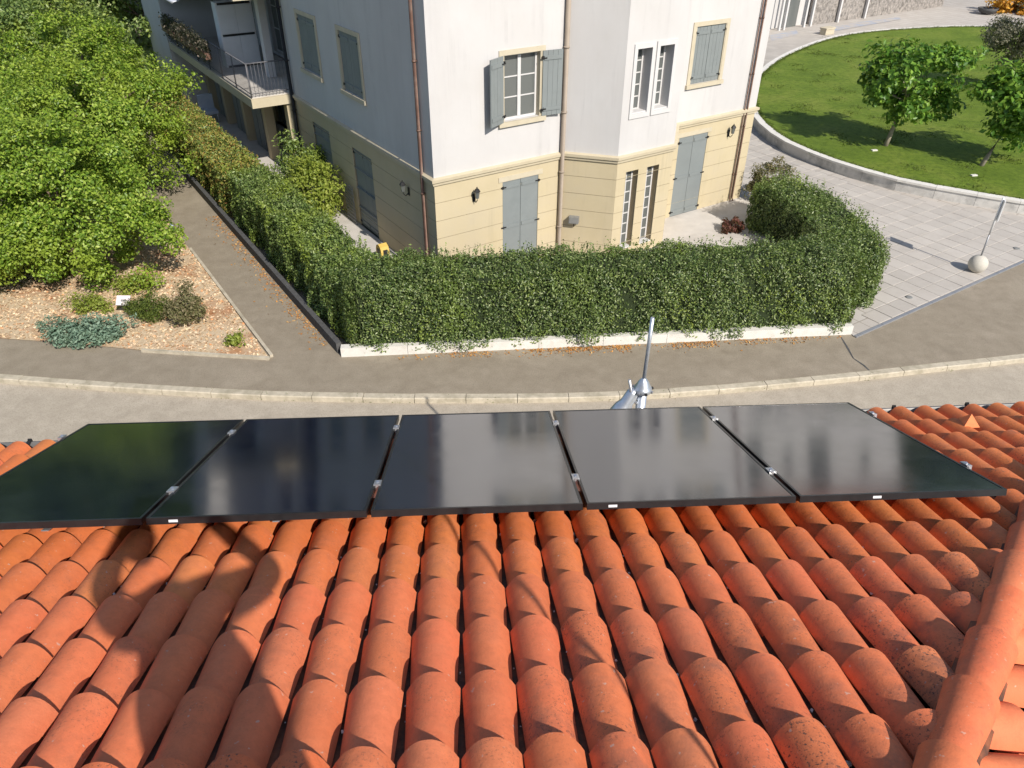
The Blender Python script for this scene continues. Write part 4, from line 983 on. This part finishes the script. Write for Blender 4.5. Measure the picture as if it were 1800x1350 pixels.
# woods and hills behind everything
def hills():
    n = 96; mb = MB(); v = []; f = []
    for i in range(n):
        a = 2*math.pi*i/n; hgt = 34+16*math.sin(3*a+1)+9*math.sin(7*a+.4)+5*math.sin(13*a)
        for r_, z in ((230, -1), (290, hgt*.55), (380, hgt), (520, hgt*1.15), (650, -2)): v.append((r_*math.cos(a), r_*math.sin(a)+40, z))
    for i in range(n):
        for j in range(4): f.append((i*5+j, ((i+1) % n)*5+j, ((i+1) % n)*5+j+1, i*5+j+1))
    mb.add(v, f, True); o = mb.build('hills', MAT['hill']); tag(o, kind='structure')
hills()
g_ = np.random.default_rng(5); P = []; NN = []
for k in range(64):
    a = R(20)+(R(140))*k/63+g_.normal()*.02; r_ = 92+10*g_.random(); h = 8+5*g_.random()
    c_ = np.array([r_*math.cos(a), r_*math.sin(a), h*.5]); p_, n_, _ = crown_points(c_, (4.2, 4.2, h*.5), 900, 26, 1.6, 300+k, .5); P.append(p_); NN.append(n_)
o = leaf_object('far_wood', np.concatenate(P), np.concatenate(NN), .75, MAT['leaf_dark'], None, .7, 'stuff'); tag(o, 'dark belt of woodland behind the houses', 'wood')

# ---- far building beyond the lawn
q0 = G(1340, 58); 
def fb(u, k, z=0.0): return q0+FA*u+LA*k+UP*z
t = thing('far_building', fb(10, 0), 'cream building with white posts and a stone clad wall beyond the lawn', 'building')
mb = MB(); mb.box(fb(9, 5.6, 4.4), FA*11, LA*5, UP*4.4); mb.build('wall', MAT['render_white'], t)
for u, hw_, hh_ in ((1.5, .9, 1.9), (5.2, .5, 1.1), (9.0, 1.3, 2.1), (15.0, .6, 1.2)):
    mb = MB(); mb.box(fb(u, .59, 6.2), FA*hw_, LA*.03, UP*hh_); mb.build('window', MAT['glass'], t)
ua = [(G(px, py)-q0)@FA for px, py in ((1365, 54), (1405, 47), (1415, 45), (1462, 38), (1508, 31), (1645, 10))]
mb = MB(); mb.box(fb((ua[2]+ua[5])/2+.2, .28, .85), FA*((ua[5]-ua[2])/2-.2), LA*.2, UP*.85); mb.build('stone_cladding', MAT['stone'], t)
for u in (ua[0], ua[0]+.45, ua[1], ua[2], ua[3], ua[4]):
    mb = MB(); mb.box(fb(u, -.1, 1.7), FA*.075, LA*.075, UP*1.7); mb.build('post', MAT['trim_white'], t)
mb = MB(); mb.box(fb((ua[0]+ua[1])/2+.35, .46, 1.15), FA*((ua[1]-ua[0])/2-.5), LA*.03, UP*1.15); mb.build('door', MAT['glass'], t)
q = [fb(-2.6, -.2), fb(20.6, -.2), fb(20.6, 11.4), fb(-2.6, 11.4)]
mb = MB(); mb.add([p+UP*8.75 for p in q]+[p+UP*8.95 for p in q]+[fb(3, 5.6, 11), fb(15, 5.6, 11)], [(3, 2, 1, 0), (0, 1, 5, 4), (1, 2, 6, 5), (2, 3, 7, 6), (3, 0, 4, 7), (4, 5, 9, 8), (5, 6, 9), (6, 7, 8, 9), (7, 4, 8)]); mb.build('roof', MAT['roof_far'], t)
c = G(1453, 60, .03); t = thing('stone_trough', c, 'small cream stone block on the plaza before the far building', 'block')
mb = MB(); mb.box(c+UP*.16, FA*.42, LA*.22, UP*.16); mb.box(c+UP*.36, FA*.46, LA*.26, UP*.04); mb.build('block', MAT['trim_tan'], t)

# ---- stone ball with sign post
c = G(1714, 477, .03); br = .24
t = thing('stone_ball', c, 'round granite ball bollard carrying a thin sign post on the plaza', 'bollard')
mb = MB(); mb.lathe(c+UP*br*.93, [(br*math.sin(math.pi*k/14), -br*math.cos(math.pi*k/14)) for k in range(1, 15)], 24); mb.build('ball', MAT['stone_ball'], t)
mb = MB(); mb.tube([c+UP*(br*1.85), c+UP*1.05], .021, 8); mb.build('pole', MAT['pipe_grey'], t)
mb = MB(); mb.tube([c+UP*1.05, c+UP*2.05], .025, 8); mb.build('pole_sleeve', MAT['sign_white'], t)
vd = c[:2]/np.linalg.norm(c[:2]); ca, sa = math.cos(R(12)), math.sin(R(12)); fdir = np.array([vd[0]*ca-vd[1]*sa, vd[0]*sa+vd[1]*ca, 0]); nd = np.array([fdir[1], -fdir[0], 0])
mb = MB(); mb.box(c+UP*1.74+nd*.035, fdir*.17, nd*.012, UP*.27); mb.build('sign_plate', MAT['sign_white'], t)
for px, py in ((1787, 437), (1598, 523)):
    q = G(px, py, .03); mb = MB(); mb.lathe(q, [(.09, 0), (.09, .012), (.06, .016), (0, .016)], 14)
    tag(mb.build('drain_cover', MAT['box_grey']), 'small dark drain cover in the plaza, ' + ('right of the stone ball' if px > 1700 else 'nearest the end of the hedge'), 'drain')

# ================================================================== THE ROOF WE STAND ON
def frame(b, s):
    e = np.array([math.cos(b), math.sin(b), 0]); d = np.array([-math.sin(b)*math.cos(s), math.cos(b)*math.cos(s), -math.sin(s)]); return e, d, np.cross(e, d)
RB, RS = R(4.02), R(21.63)
RE, RD, RN = frame(RB, RS)
RO = CAMP-RN*1.6                                       # origin on the plane of the tile crests
def rp(e, d, n=0.0): return RO+RE*e+RD*d+RN*n
DH = np.array([-math.sin(RB), math.cos(RB), 0])        # level direction towards the street
EAVE, RIDGE, WEST = 5.55, -.85, -7.4
def hip_e(d): return 1.365+.93*(d-1.805)
APEX = rp(hip_e(RIDGE), RIDGE)
HIPD = rp(hip_e(EAVE), EAVE)-APEX; HIPL = np.linalg.norm(HIPD); HIPD /= HIPL
SE, SD = -DH, RE*math.cos(RS)-UP*math.sin(RS); SN = np.cross(SE, SD)     # side slope, falls to the right
house = thing('tiled_house', (RO[0], RO[1]+1, 0), 'house with the terracotta tiled hip roof in the foreground', 'building')
HO = np.array(house.location[:])
# roof deck: main slope, hip side, back slope
bk = lambda P: P                                       # helper
ez = rp(0, EAVE)[2]
cornR = rp(hip_e(EAVE), EAVE, -.135); cornL = rp(WEST, EAVE, -.135); rdgL = rp(WEST, RIDGE, -.135); apx = APEX-UP*.14
run = (EAVE-RIDGE)*math.cos(RS)
backL = rdgL-DH*run; backL[2] = cornL[2]; backR = cornR-DH*2*run; backR[2] = cornR[2]
mb = MB(); mb.add([cornL, cornR, apx, rdgL, backR, backL], [(0, 1, 2, 3), (1, 4, 2), (4, 5, 3, 2)])
roof = mb.build('roof', MAT['deck'], house)
wz = ez-.12
mb = MB(); ins = .55
c4 = [cornL+DH*-ins+RE*.2, cornR-DH*ins-RE*ins, backR+DH*ins-RE*ins, backL+DH*ins+RE*.2]
mb.add([(*p[:2], -.15) for p in c4]+[(*p[:2], wz) for p in c4], [(0, 1, 5, 4), (1, 2, 6, 5), (2, 3, 7, 6), (3, 0, 4, 7)]); mb.build('wall', MAT['render_white'], house)
mb = MB(); mb.add([(*p[:2], wz-.06) for p in (cornL, cornR, backR, backL)], [(0, 1, 2, 3)]); mb.build('soffit', MAT['trim_white'], house)
mb = MB(); c = (cornL+cornR)/2; mb.box((c[0], c[1], wz+.0)-DH*.02, RE*np.linalg.norm(cornR-cornL)/2, DH*.015, UP*.075); mb.build('fascia', MAT['trunk'], house)
# gutter
gd = rp(0, EAVE)+DH*.075-UP*.13
mb = MB(); prof = [(.075*math.cos(a), .075*math.sin(a)) for a in np.linspace(math.pi, 2*math.pi, 9)]; prof = prof+[(.085, .006), (.085, -.006)]
ge = (WEST, hip_e(EAVE)+.1); v = [gd+RE*e+DH*a+UP*z for e in ge for a, z in prof]; n_ = len(prof)
mb.add(v, [(i, i+1, n_+i+1, n_+i) for i in range(n_-1)], True); gut = mb.build('gutter', MAT['gutter'], house)
for k in range(20):
    e = 4.08-.62*k
    mb = MB(); mb.box(gd+RE*e+UP*.012-DH*.0, RE*.013, DH*.088, UP*.006); mb.box(gd+RE*e+UP*.005+DH*.09, RE*.014, DH*.006, UP*.02); mb.build('gutter_bracket', MAT['black_metal'], gut)

# ---- tiles
PITCH_E, COURSE, TL_ = .1962, .3502, .435
E0 = -.2609+PITCH_E/2                                  # a crest line
D0 = 3.4095                                            # a lower tile edge
def barrel(L, w0, w1, h0, h1, z0, z1, th=.013, seg=12, amax=84, wob=0.0, rg=None, para=0.0):
    """half barrel tile, y from 0 (top end) to L (bottom end)"""
    mb = MB(); A = np.linspace(-R(amax), R(amax), seg+1); rg = rg or random
    ys = [0, L*.5, L]; outer = []; inner = []
    for y in ys:
        f = y/L; w = w0+(w1-w0)*f; h = h0+(h1-h0)*f; zc = z0+(z1-z0)*f
        dw = rg.uniform(-wob, wob); dz = rg.uniform(-wob, wob)
        outer.append([((w+dw)*math.sin(a), y+(rg.uniform(-wob, wob)*.6 if y > 0 else 0), zc-h+h*math.cos(a)+dz) for a in A])
        inner.append([((w+dw-th)*math.sin(a), y, zc-h+(h-th)*math.cos(a)+dz) for a in A])
        if para:
            X = np.linspace(-1, 1, seg+1)
            outer[-1] = [((w+dw)*x, q[1], zc-h*abs(x)**para+dz) for x, q in zip(X, outer[-1])]
            inner[-1] = [((w+dw-th*.8)*x, y, zc-th-(h-th*.5)*abs(x)**para+dz) for x in X]
    n = seg+1
    def grid(rows, flip):
        v = [p for r in rows for p in r]; f = []
        for i in range(len(rows)-1):
            for k in range(seg):
                q = (i*n+k, i*n+k+1, (i+1)*n+k+1, (i+1)*n+k); f.append(q[::-1] if flip else q)
        return v, f
    v, f = grid(outer, False); mb.add(v, f, True)
    v, f = grid(inner, True); mb.add(v, f, True)
    for r_, fl in ((-1, False), (0, True)):
        v = outer[r_]+inner[r_]; f = [(k, n+k, n+k+1, k+1) for k in range(seg)]; mb.add(v, f if fl else [q[::-1] for q in f])
    for k in (0, seg):
        v = [o[k] for o in outer]+[i_[k] for i_ in inner]; m_ = len(ys); mb.add(v, [(i, i+1, m_+i+1, m_+i) for i in range(m_-1)])
    return mb
rgt = random.Random(3)
cover_me = []
for k in range(6):
    o = barrel(TL_, .080+rgt.uniform(-.0015, .0015), .0955+rgt.uniform(-.0015, .001), .060, .073, -.028, .022+rgt.uniform(-.003, .003), .018, 14, 85, .001, rgt, 2.3).build('roof_tile', MAT['tile']); cover_me.append(o.data); bpy.data.objects.remove(o)
cap_me = []
for k in range(3):
    o = barrel(.455, .058, .086, .050, .078, -.038, .022, .019, 12, 88, .0018, rgt).build('hip_tile', MAT['tile']); cap_me.append(o.data); bpy.data.objects.remove(o)
def mat4(x, y, z, o):
    m = Matrix.Identity(4)
    for i in range(3): m[i][0] = x[i]; m[i][1] = y[i]; m[i][2] = z[i]; m[i][3] = o[i]
    return m
panel_poly = [(-60, 860), (150, 748), (1500, 714), (1760, 852), (1400, 866), (650, 892), (-60, 915)]
tiles = []                                             # (distance, world matrix, e, d, cut)
def hipside(P): q = np.asarray(P)-APEX; return (q@RE)-(q@DH)      # <0 main slope, >0 side slope
for r_ in range(-13, 7):
    dl = D0+COURSE*r_
    if dl > EAVE+.02 or dl < RIDGE+.1: continue
    for c_ in range(-38, 26):
        e = E0+PITCH_E*c_
        if e < WEST+.1: continue
        top, bot = rp(e, dl-TL_), rp(e, dl)
        if hipside(rp(e-.09, dl)) > -.02: continue
        cut = hipside(rp(e+.09, dl-TL_)) > -.10
        tiles.append(['m', top, bot, e, dl, cut])
for r_ in range(0, 20):
    dl = .30+COURSE*r_
    if dl > (EAVE-RIDGE)+.02: continue
    for c_ in range(-40, 40):
        e = PITCH_E*(c_+.35)
        if abs(e) > dl*math.cos(RS)+.2: continue
        P = lambda a, b: APEX+SE*a+SD*b
        top, bot = P(e, dl-TL_), P(e, dl)
        if e > 2.2: continue                            # beyond the back hip
        if hipside(P(e-.09, dl)) < .02: continue
        if hipside(P(e, dl)) < .02: continue
        cut = min(hipside(P(e-.09, dl-TL_)), hipside(P(e+.09, dl-TL_))) < .10
        tiles.append(['s', top, bot, e, dl, cut])
vis = []; hidden = []
for T in tiles:
    mid = (T[1]+T[2])/2; s = project(mid)
    ok = s is not None and -50 < s[0] < 1850 and -50 < s[1] < 1420
    if ok and T[0] == 'm' and inside(panel_poly, s[0], s[1]): ok = False
    (vis if ok else hidden).append((s[2] if s else 99, T))
vis.sort(key=lambda q: q[0])
indiv, more = vis[:296], vis[296:]
hidden += more
def tile_colour(e, d, side):
    rg = random
    fresh = min(1, max(0, (d-3.0)/.5)) if not side else 0
    base = np.array([.75, .20, .085])*(1-fresh)+np.array([.75, .21, .066])*fresh
    if rg.random() < .18: base = base*np.array([1.0, 1.12, 1.15])
    base = base*rg.uniform(.92, 1.05); base[1] *= rg.uniform(.95, 1.06)
    hipd = hip_e(d)-e if not side else 1.2
    dirt = .10+.25*rg.random()**2+.85*math.exp(-max(hipd, 0)/.7)+(.45 if (e > .1 and d < 3.0) else 0)*rg.random()
    if side: base = base*1.05; dirt = .1
    return (*base, min(1, dirt))
def cut_copy(me, mw, keep_neg):
    bm = bmesh.new(); bm.from_mesh(me); bm.transform(mw)
    n = Vector(RE-DH).normalized()
    off = Vector(APEX)
    bmesh.ops.bisect_plane(bm, geom=bm.verts[:]+bm.edges[:]+bm.faces[:], dist=1e-5, plane_co=off, plane_no=n, clear_outer=keep_neg, clear_inner=not keep_neg)
    bm.transform(mw.inverted()); m2 = me.copy(); bm.to_mesh(m2); bm.free(); return m2
def tile_matrix(T):
    ax = (RE, RD, RN) if T[0] == 'm' else (SE, SD, SN)
    a = rgt.gauss(0, .004); x = ax[0]*math.cos(a)+ax[1]*math.sin(a); y = -ax[0]*math.sin(a)+ax[1]*math.cos(a)
    return mat4(x, y, ax[2], T[1]+ax[0]*rgt.gauss(0, .0018)+ax[1]*rgt.gauss(0, .005)+ax[2]*rgt.uniform(-.002, .002))
Minv = Matrix.Translation(-Vector(HO))
for _, T in indiv:
    me = rgt.choice(cover_me); mw = tile_matrix(T)
    if T[5]:
        me = cut_copy(me, mw, T[0] == 'm')
        if len(me.polygons) < 6: continue
    o = bpy.data.objects.new('roof_tile', me); COL.objects.link(o); o.parent = roof; o.matrix_basis = Minv@mw
    o.color = tile_colour(T[3], T[4], T[0] == 's')
rest = MB()
simple = barrel(TL_, .078, .0945, .060, .073, -.028, .022, .018, 10, 85, 0, None, 2.3)
sv = np.array(simple.v)
for _, T in hidden:
    ax = (RE, RD, RN) if T[0] == 'm' else (SE, SD, SN)
    W = T[1]+sv[:, :1]*ax[0]+sv[:, 1:2]*ax[1]+sv[:, 2:]*ax[2]
    if T[5]: continue
    b = len(rest.v); rest.v += [tuple(p) for p in W]; rest.f += [tuple(b+i for i in f) for f in simple.f]; rest.sm += simple.sm
tag(rest.build('roof_tiles_rest', MAT['tile_mass'], roof), kind='stuff')
# pan tiles in the valleys
pans = MB(); A5 = np.linspace(-1, 1, 6)
for T in tiles:
    ax = (RE, RD, RN) if T[0] == 'm' else (SE, SD, SN)
    if T[0] == 'm' and T[5] and False: continue
    for sgn in ((1,) if T[0] == 'm' else (1,)):
        v = []
        for y, w, z in ((0, .074, -.054), (TL_, .066, -.050)):
            for a in A5: v.append(T[1]+ax[0]*(PITCH_E/2+w*a)+ax[1]*y+ax[2]*(z-.036*(1-a*a)))
        if T[0] == 'm' and hipside(v[5]) > -.01: continue
        if T[0] == 's' and min(hipside(p) for p in v) < .01: continue
        pans.add(v, [(k, k+1, 7+k, 6+k) for k in range(5)], True)
tag(pans.build('pan_tiles', MAT['pan'], roof), kind='stuff')
# crumbs of mortar and grit caught in the valleys
cr = MB()
for _ in range(170):
    T = random.choice(indiv)[1]
    if T[0] != 'm': continue
    c = T[1]+RE*(PITCH_E/2*random.choice((-1, 1))+random.gauss(0, .006))+RD*random.uniform(.1, TL_)+RN*random.uniform(-.085, -.06)
    if hipside(c) > -.08: continue
    s = random.uniform(.002, .006) if random.random() < .93 else .010
    a, b, d_ = (RNG.normal(size=3) for _ in range(3)); a /= np.linalg.norm(a); b -= a*(a@b); b /= np.linalg.norm(b); d_ = np.cross(a, b)
    cr.box(c, a*s, b*s*.7, d_*s*.6)
tag(cr.build('mortar_crumbs', MAT['mortar'], roof), kind='stuff')
# hip caps
HB_N = (RN+SN); HB_N = HB_N-HIPD*(HB_N@HIPD); HB_N /= np.linalg.norm(HB_N)
HX = np.cross(HIPD, HB_N)
k = 0
s0 = np.linalg.norm(rp(hip_e(2.085), 2.085)-APEX)
for j in range(-8, 16):
    sl = s0+.392*j
    if sl < .3 or sl > HIPL+.2: continue
    org = APEX+HIPD*(sl-.455)+HB_N*.045
    o = bpy.data.objects.new('hip_tile', cap_me[j % 3]); COL.objects.link(o); o.parent = roof
    o.matrix_basis = Minv@mat4(HX, HIPD, HB_N, org+HX*rgt.gauss(0, .003)); c = tile_colour(-9, 2, True); o.color = (c[0]*rgt.uniform(.86, .98), c[1]*rgt.uniform(.84, .94), c[2]*.9, .35)
# bedding mortar under the hip caps
mb = MB(); q = APEX+HIPD*.2; q2 = APEX+HIPD*HIPL
mb.add([q+HX*-.085-HB_N*.045, q+HB_N*.02, q+HX*.085-HB_N*.045, q2+HX*-.085-HB_N*.045, q2+HB_N*.02, q2+HX*.085-HB_N*.045], [(0, 1, 4, 3), (1, 2, 5, 4)]); mb.build('hip_mortar', MAT['pan'], roof)
# ridge caps (behind the camera)
mb = MB(); sv2 = None; bc = barrel(.455, .088, .102, .075, .088, -.016, .018, .0145, 8, 86, 0); bv = np.array(bc.v)
for j in range(17):
    o_ = APEX-RE*(.39*j)+UP*.06; W = o_-bv[:, :1]*DH*-1-bv[:, 1:2]*RE+bv[:, 2:]*UP
    b = len(mb.v); mb.v += [tuple(p) for p in W]; mb.f += [tuple(b+i for i in f[::-1]) for f in bc.f]; mb.sm += bc.sm
tag(mb.build('ridge_tiles', MAT['tile_mass'], roof), kind='stuff')
# small terracotta vent hood
vc = rp(3.60, 5.02, -.012)
mb = MB(); q = [vc-RE*.062-RD*.03, vc+RE*.062-RD*.03, vc+RN*.10-RD*.015, vc+RD*.16+RN*.01, vc-RE*.05+RD*.05, vc+RE*.05+RD*.05]
mb.add([q[0], q[1], q[2]], [(0, 1, 2)]); mb.add([q[1], q[5], q[3], q[2]], [(0, 1, 2, 3)]); mb.add([q[0], q[2], q[3], q[4]], [(0, 1, 2, 3)])
o = mb.build('vent_hood', MAT['tile'], roof); o.color = (.76, .26, .10, .05)

# ---- solar panels on two rails
PB, PS = R(3.063), R(20.729); PE, PD, PN = frame(PB, PS); PO = CAMP-PN*1.5
def pp(e, d, n=0.0): return PO+PE*e+PD*d+PN*n
edges = [-2.745, -1.652, -.561, .5145, 1.602, 2.705]
PD0, PD1, PT = 3.497, 5.185, .035
labs = ['solar panel at the left end of the row, reflecting dark trees', 'black solar panel second from the left, shadowed at its lower edge by the photographer', 'middle solar panel of the row of five, half reflecting the white villa', 'solar panel second from the right, reflecting the pale villa wall', 'solar panel at the right end of the row beside the bare tiles']
for i in range(5):
    a, b = edges[i]+.011, edges[i+1]-.011; c = pp((a+b)/2, PD0, -PT)
    t = thing('solar_panel', c, labs[i], 'solar panel', 'row of five black solar panels')
    fr = MB(); fw = .013
    for (x0, x1, y0, y1) in ((a, a+fw, PD0, PD1), (b-fw, b, PD0, PD1), (a+fw, b-fw, PD0, PD0+fw), (a+fw, b-fw, PD1-fw, PD1)):
        fr.box(pp((x0+x1)/2, (y0+y1)/2, -PT/2), PE*(x1-x0)/2, PD*(y1-y0)/2, PN*PT/2)
    fr.build('frame', MAT['pv_frame'], t)
    gl = MB(); gl.box(pp((a+b)/2, (PD0+PD1)/2, -.0055), PE*((b-a)/2-fw-.0005), PD*((PD1-PD0)/2-fw-.0005), PN*.003); gl.build('glass', MAT['pv'], t)
    if i in (1, 3, 4):
        st = MB(); e = a+(.13 if i != 4 else .40); st.box(pp(e, PD0-.0012, -.018), PE*.022, PD*.0008, PN*.0065); st.build('sticker', MAT['cabinet'], t)
rails = (3.865, 4.885)
for j, d in enumerate(rails):
    c = pp(0, d, -PT-.022)
    t = thing('mounting_rail', c, ('lower' if j == 0 else 'upper') + ' aluminium rail under the solar panels, ' + ('nearer the bare tiles' if j == 0 else 'nearer the gutter'), 'rail')
    mb = MB(); mb.box(pp((edges[0]+edges[-1])/2, d, -PT-.021), PE*((edges[-1]-edges[0])/2+.05), PD*.02, PN*.019); mb.build('rail', MAT['alu'], t)
    for e in (-2.3, -1.1, .0, 1.1, 2.3):
        p = pp(e, d+.03, -PT-.03); q = p-RN*((p-RO)@RN-.004); h = MB(); h.box((p+q)/2, PE*.018, PD*.004, (p-q)/2+PN*.01); h.box(q+RD*-.05, PE*.018, RD*.07, RN*.003); h.build('roof_hook', MAT['galv'], t)
    for i, e in enumerate(edges):
        end = i in (0, 5); o = 0 if not end else (-.010 if i == 0 else .010)
        h = MB(); h.box(pp(e+o, d, .003), PE*(.019 if not end else .014), PD*.034, PN*.0035); h.box(pp(e+o*1.4, d, -.018), PE*.0085, PD*.034, PN*.019)
        h.lathe(pp(e+o, d, .006), [(.009, 0), (.009, .007), (0, .007)], 6, False); h.build('clamp', MAT['alu'], t)

# ---- steel pole on the near side of the street
my = 7.5; mx = 1.60
t = thing('steel_pole', (mx, my, -.1), 'galvanised steel pole with bolted collar and lamp housings rising behind the solar panels', 'pole')
b = np.array([mx-.012, my, 0.]); 
mb = MB(); mb.tube([b-UP*.1, b+UP*3.72], .062, 16); mb.build('shaft', MAT['galv'], t)
mb = MB(); mb.lathe(b+UP*3.70, [(.10, 0), (.112, .015), (.112, .055), (.10, .07), (.085, .10), (.06, .155), (.03, .19), (.022, .20)], 18); col_ = mb.build('collar', MAT['galv'], t)
for k in range(8):
    a = 2*math.pi*k/8+.2; p = b+np.array([.118*math.cos(a), .118*math.sin(a), 3.735]); mb = MB(); mb.box(p, np.array([math.cos(a), math.sin(a), 0])*.016, np.array([-math.sin(a), math.cos(a), 0])*.013, UP*.013); mb.build('bolt', MAT['alu' if k % 2 else 'black_metal'], col_)
tp = np.array([mx, my, 4.73]); q = b+UP*3.88
mb = MB(); mb.tube([q, tp], .0235, 10); mb.build('mast_tube', MAT['galv'], t)
lb = b+np.array([-.16, -.02, 3.60])
ax = np.array([-.45, -.12, -.88]); ax /= np.linalg.norm(ax); side = np.cross(ax, (0, 1., 0)); side /= np.linalg.norm(side); oth = np.cross(ax, side)
hs = MB(); rings = []
prf = [(0, -.16), (.05, -.155), (.075, -.10), (.08, .05), (.11, .12), (.135, .28), (.13, .30), (0, .30)]
v = []; f = []
for r_, s_ in prf:
    for k in range(16): v.append(lb+ax*s_+side*r_*math.cos(k*math.pi/8)+oth*r_*math.sin(k*math.pi/8))
for i in range(len(prf)-1):
    for k in range(16): f.append((i*16+k, i*16+(k+1) % 16, (i+1)*16+(k+1) % 16, (i+1)*16+k))
hs.add(v, f, True); hs.build('lamp_housing', MAT['galv'], t)
mb = MB(); mb.tube([b+np.array([0, 0, 3.45]), lb+np.array([.03, -.02, .03]), lb+np.array([-.02, -.02, .30])], .018, 8); mb.build('bracket_arm', MAT['alu'], t)

# ---- aerial mast behind the photographer (throws the thin slanting shadow)
P1, P2 = rp(-.173, 3.814), rp(.701, 1.854); dP = P1-P2
tau = -(dP[:2]@SUN[:2])/(SUN[:2]@SUN[:2]); md = dP+tau*SUN; md /= np.linalg.norm(md)
mp = P2+SUN*2.3
foot = mp-md*(((mp-APEX)@SN)/(md@SN))
t = thing('aerial_mast', foot, 'thin steel aerial mast on the roof beside the photographer', 'mast')
mb = MB(); mb.tube([foot-md*.05, mp+md*((tau+.35)/1.0*1.0)], .014, 10); mb.build('tube', MAT['galv'], t)
mb = MB(); mb.lathe(foot, [(.0, .09), (.05, .085), (.075, .04), (.11, -.03)], 14); mb.build('flashing', MAT['gutter'], t)

# ---- the photographer, standing on the tiles just behind the camera (seen only by the shadow)
def roof_z(x, y):
    return RO[2]-(RN[0]*(x-RO[0])+RN[1]*(y-RO[1]))/RN[2]
def skin(name, pts, edges_, radii, mat, parent, root=0, sub=2):
    o0 = worigin(parent)
    me = bpy.data.meshes.new(name); me.from_pydata([tuple(np.asarray(p, float)-o0) for p in pts], edges_, []); me.update()
    o = bpy.data.objects.new(name, me); COL.objects.link(o); o.parent = parent
    md_ = o.modifiers.new('skin', 'SKIN'); md_.use_smooth_shade = True
    for i, v in enumerate(me.skin_vertices[0].data):
        v.radius = radii[i] if hasattr(radii[i], '__len__') else (radii[i], radii[i]); v.use_root = (i == root)
    sb = o.modifiers.new('subsurf', 'SUBSURF'); sb.levels = sub; sb.render_levels = sub
    me.materials.append(mat); return o
PSI = R(19)
SHX, SHY = .10, .0                                    # person and phone moved sideways to place their shadow on the tiles
def rotp(x, y): return (SHX+x*math.cos(PSI)-y*math.sin(PSI), SHY+x*math.sin(PSI)+y*math.cos(PSI))
def ground_z(x, y):
    return min(roof_z(x, y), APEX[2]-(SN[0]*(x-APEX[0])+SN[1]*(y-APEX[1]))/SN[2])
bx, by = rotp(0, -.42)
fl, fr_ = rotp(-.13, -.44), rotp(.13, -.36)
zf = min(ground_z(*fl), ground_z(*fr_))
person = thing('person', (bx, by, zf), 'person in dark work clothes photographing the roof, standing behind the camera', 'person')
H = lambda x, y, z: (*rotp(x, y-.42), z)
sh = 8.77; hipz = zf+.92
J = [H(0, -.02, hipz), H(0, -.03, hipz+.16), H(0, -.03, hipz+.34), H(0, -.02, sh-.02), H(0, .02, sh+.09),          # 0-4 spine, neck
     H(-.10, -.02, sh), H(-.20, -.01, sh-.02), H(-.28, .15, 8.80), H(-.15, .34, 8.93),                             # 5-8 left shoulder, elbow, wrist
     H(.10, -.02, sh), H(.20, -.01, sh-.02), H(.45, .08, 8.71), H(.21, .33, 8.92),                                 # 9-12 right
     H(-.10, 0, hipz-.07), H(-.13, .06, zf+.47), (fl[0], fl[1], ground_z(*fl)+.10), (fl[0]-.06, fl[1]+.16, ground_z(fl[0]-.06, fl[1]+.16)+.05),
     H(.10, 0, hipz-.07), H(.14, .10, zf+.46), (fr_[0], fr_[1], ground_z(*fr_)+.10), (fr_[0]-.05, fr_[1]+.16, ground_z(fr_[0]-.05, fr_[1]+.16)+.05)]
ED = [(0, 1), (1, 2), (2, 3), (3, 4), (3, 5), (5, 6), (6, 7), (7, 8), (3, 9), (9, 10), (10, 11), (11, 12), (0, 13), (13, 14), (14, 15), (15, 16), (0, 17), (17, 18), (18, 19), (19, 20)]
RA = [(.27, .19), (.235, .165), (.235, .16), (.17, .12), .06, .09, .085, .066, .042, .09, .085, .066, .042, .13, .085, .055, .045, .13, .085, .055, .045]
skin('body', J, ED, RA, MAT['cloth'], person)
hd = np.array(H(-.06, .06, 9.08))
skin('head', [hd-UP*.13+np.array([0, -.03, 0]), hd-UP*.06, hd+UP*.02, hd+UP*.09, hd+np.array([0, .085, -.055]), hd+np.array([0, .105, -.03])], [(0, 1), (1, 2), (2, 3), (1, 4), (2, 5)], [.06, (.075, .09), (.082, .10), (.066, .084), .03, .014], MAT['skin'], person, 1)
skin('hair', [hd+np.array([0, -.03, -.02]), hd+np.array([0, -.02, .05]), hd+np.array([0, .0, .10])], [(0, 1), (1, 2)], [(.08, .085), (.088, .103), (.068, .08)], MAT['hair'], person)
for sx in (-1, 1):
    w = np.array(J[8] if sx < 0 else J[12]); tip = np.array([SHX+sx*.088, -.028, 8.972]) ; pal = (w+tip)/2
    pts = [w, pal, tip]; ed = [(0, 1), (1, 2)]; ra = [.028, (.034, .022), (.034, .02)]
    for k in range(4):
        a = tip+np.array([-sx*.004, -.012, .030-.020*k]); pts += [a+np.array([sx*.012, .012, 0]), a+np.array([-sx*.018, -.012, 0]), a+np.array([-sx*(.05-.006*k), -.016, -.003])]
        n = len(pts); ed += [(2, n-3), (n-3, n-2), (n-2, n-1)]; ra += [.010, .009, .0075]
    pts += [pal+np.array([-sx*.03, .012, -.018]), tip+np.array([-sx*.035, .006, -.028])]; n = len(pts); ed += [(1, n-2), (n-2, n-1)]; ra += [.012, .009]
    skin('hand', pts, ed, ra, MAT['skin'], person, 0, 1)
t = thing('phone', (0, -.02, 8.94), 'black phone held by the photographer', 'phone')
mb = MB(); c = CAMP-CF*.022-CU*.018+CR*SHX*.75; mb.box(c, CR*.076, CU*.037, CF*.004); mb.build('case', MAT['black_metal'], t)
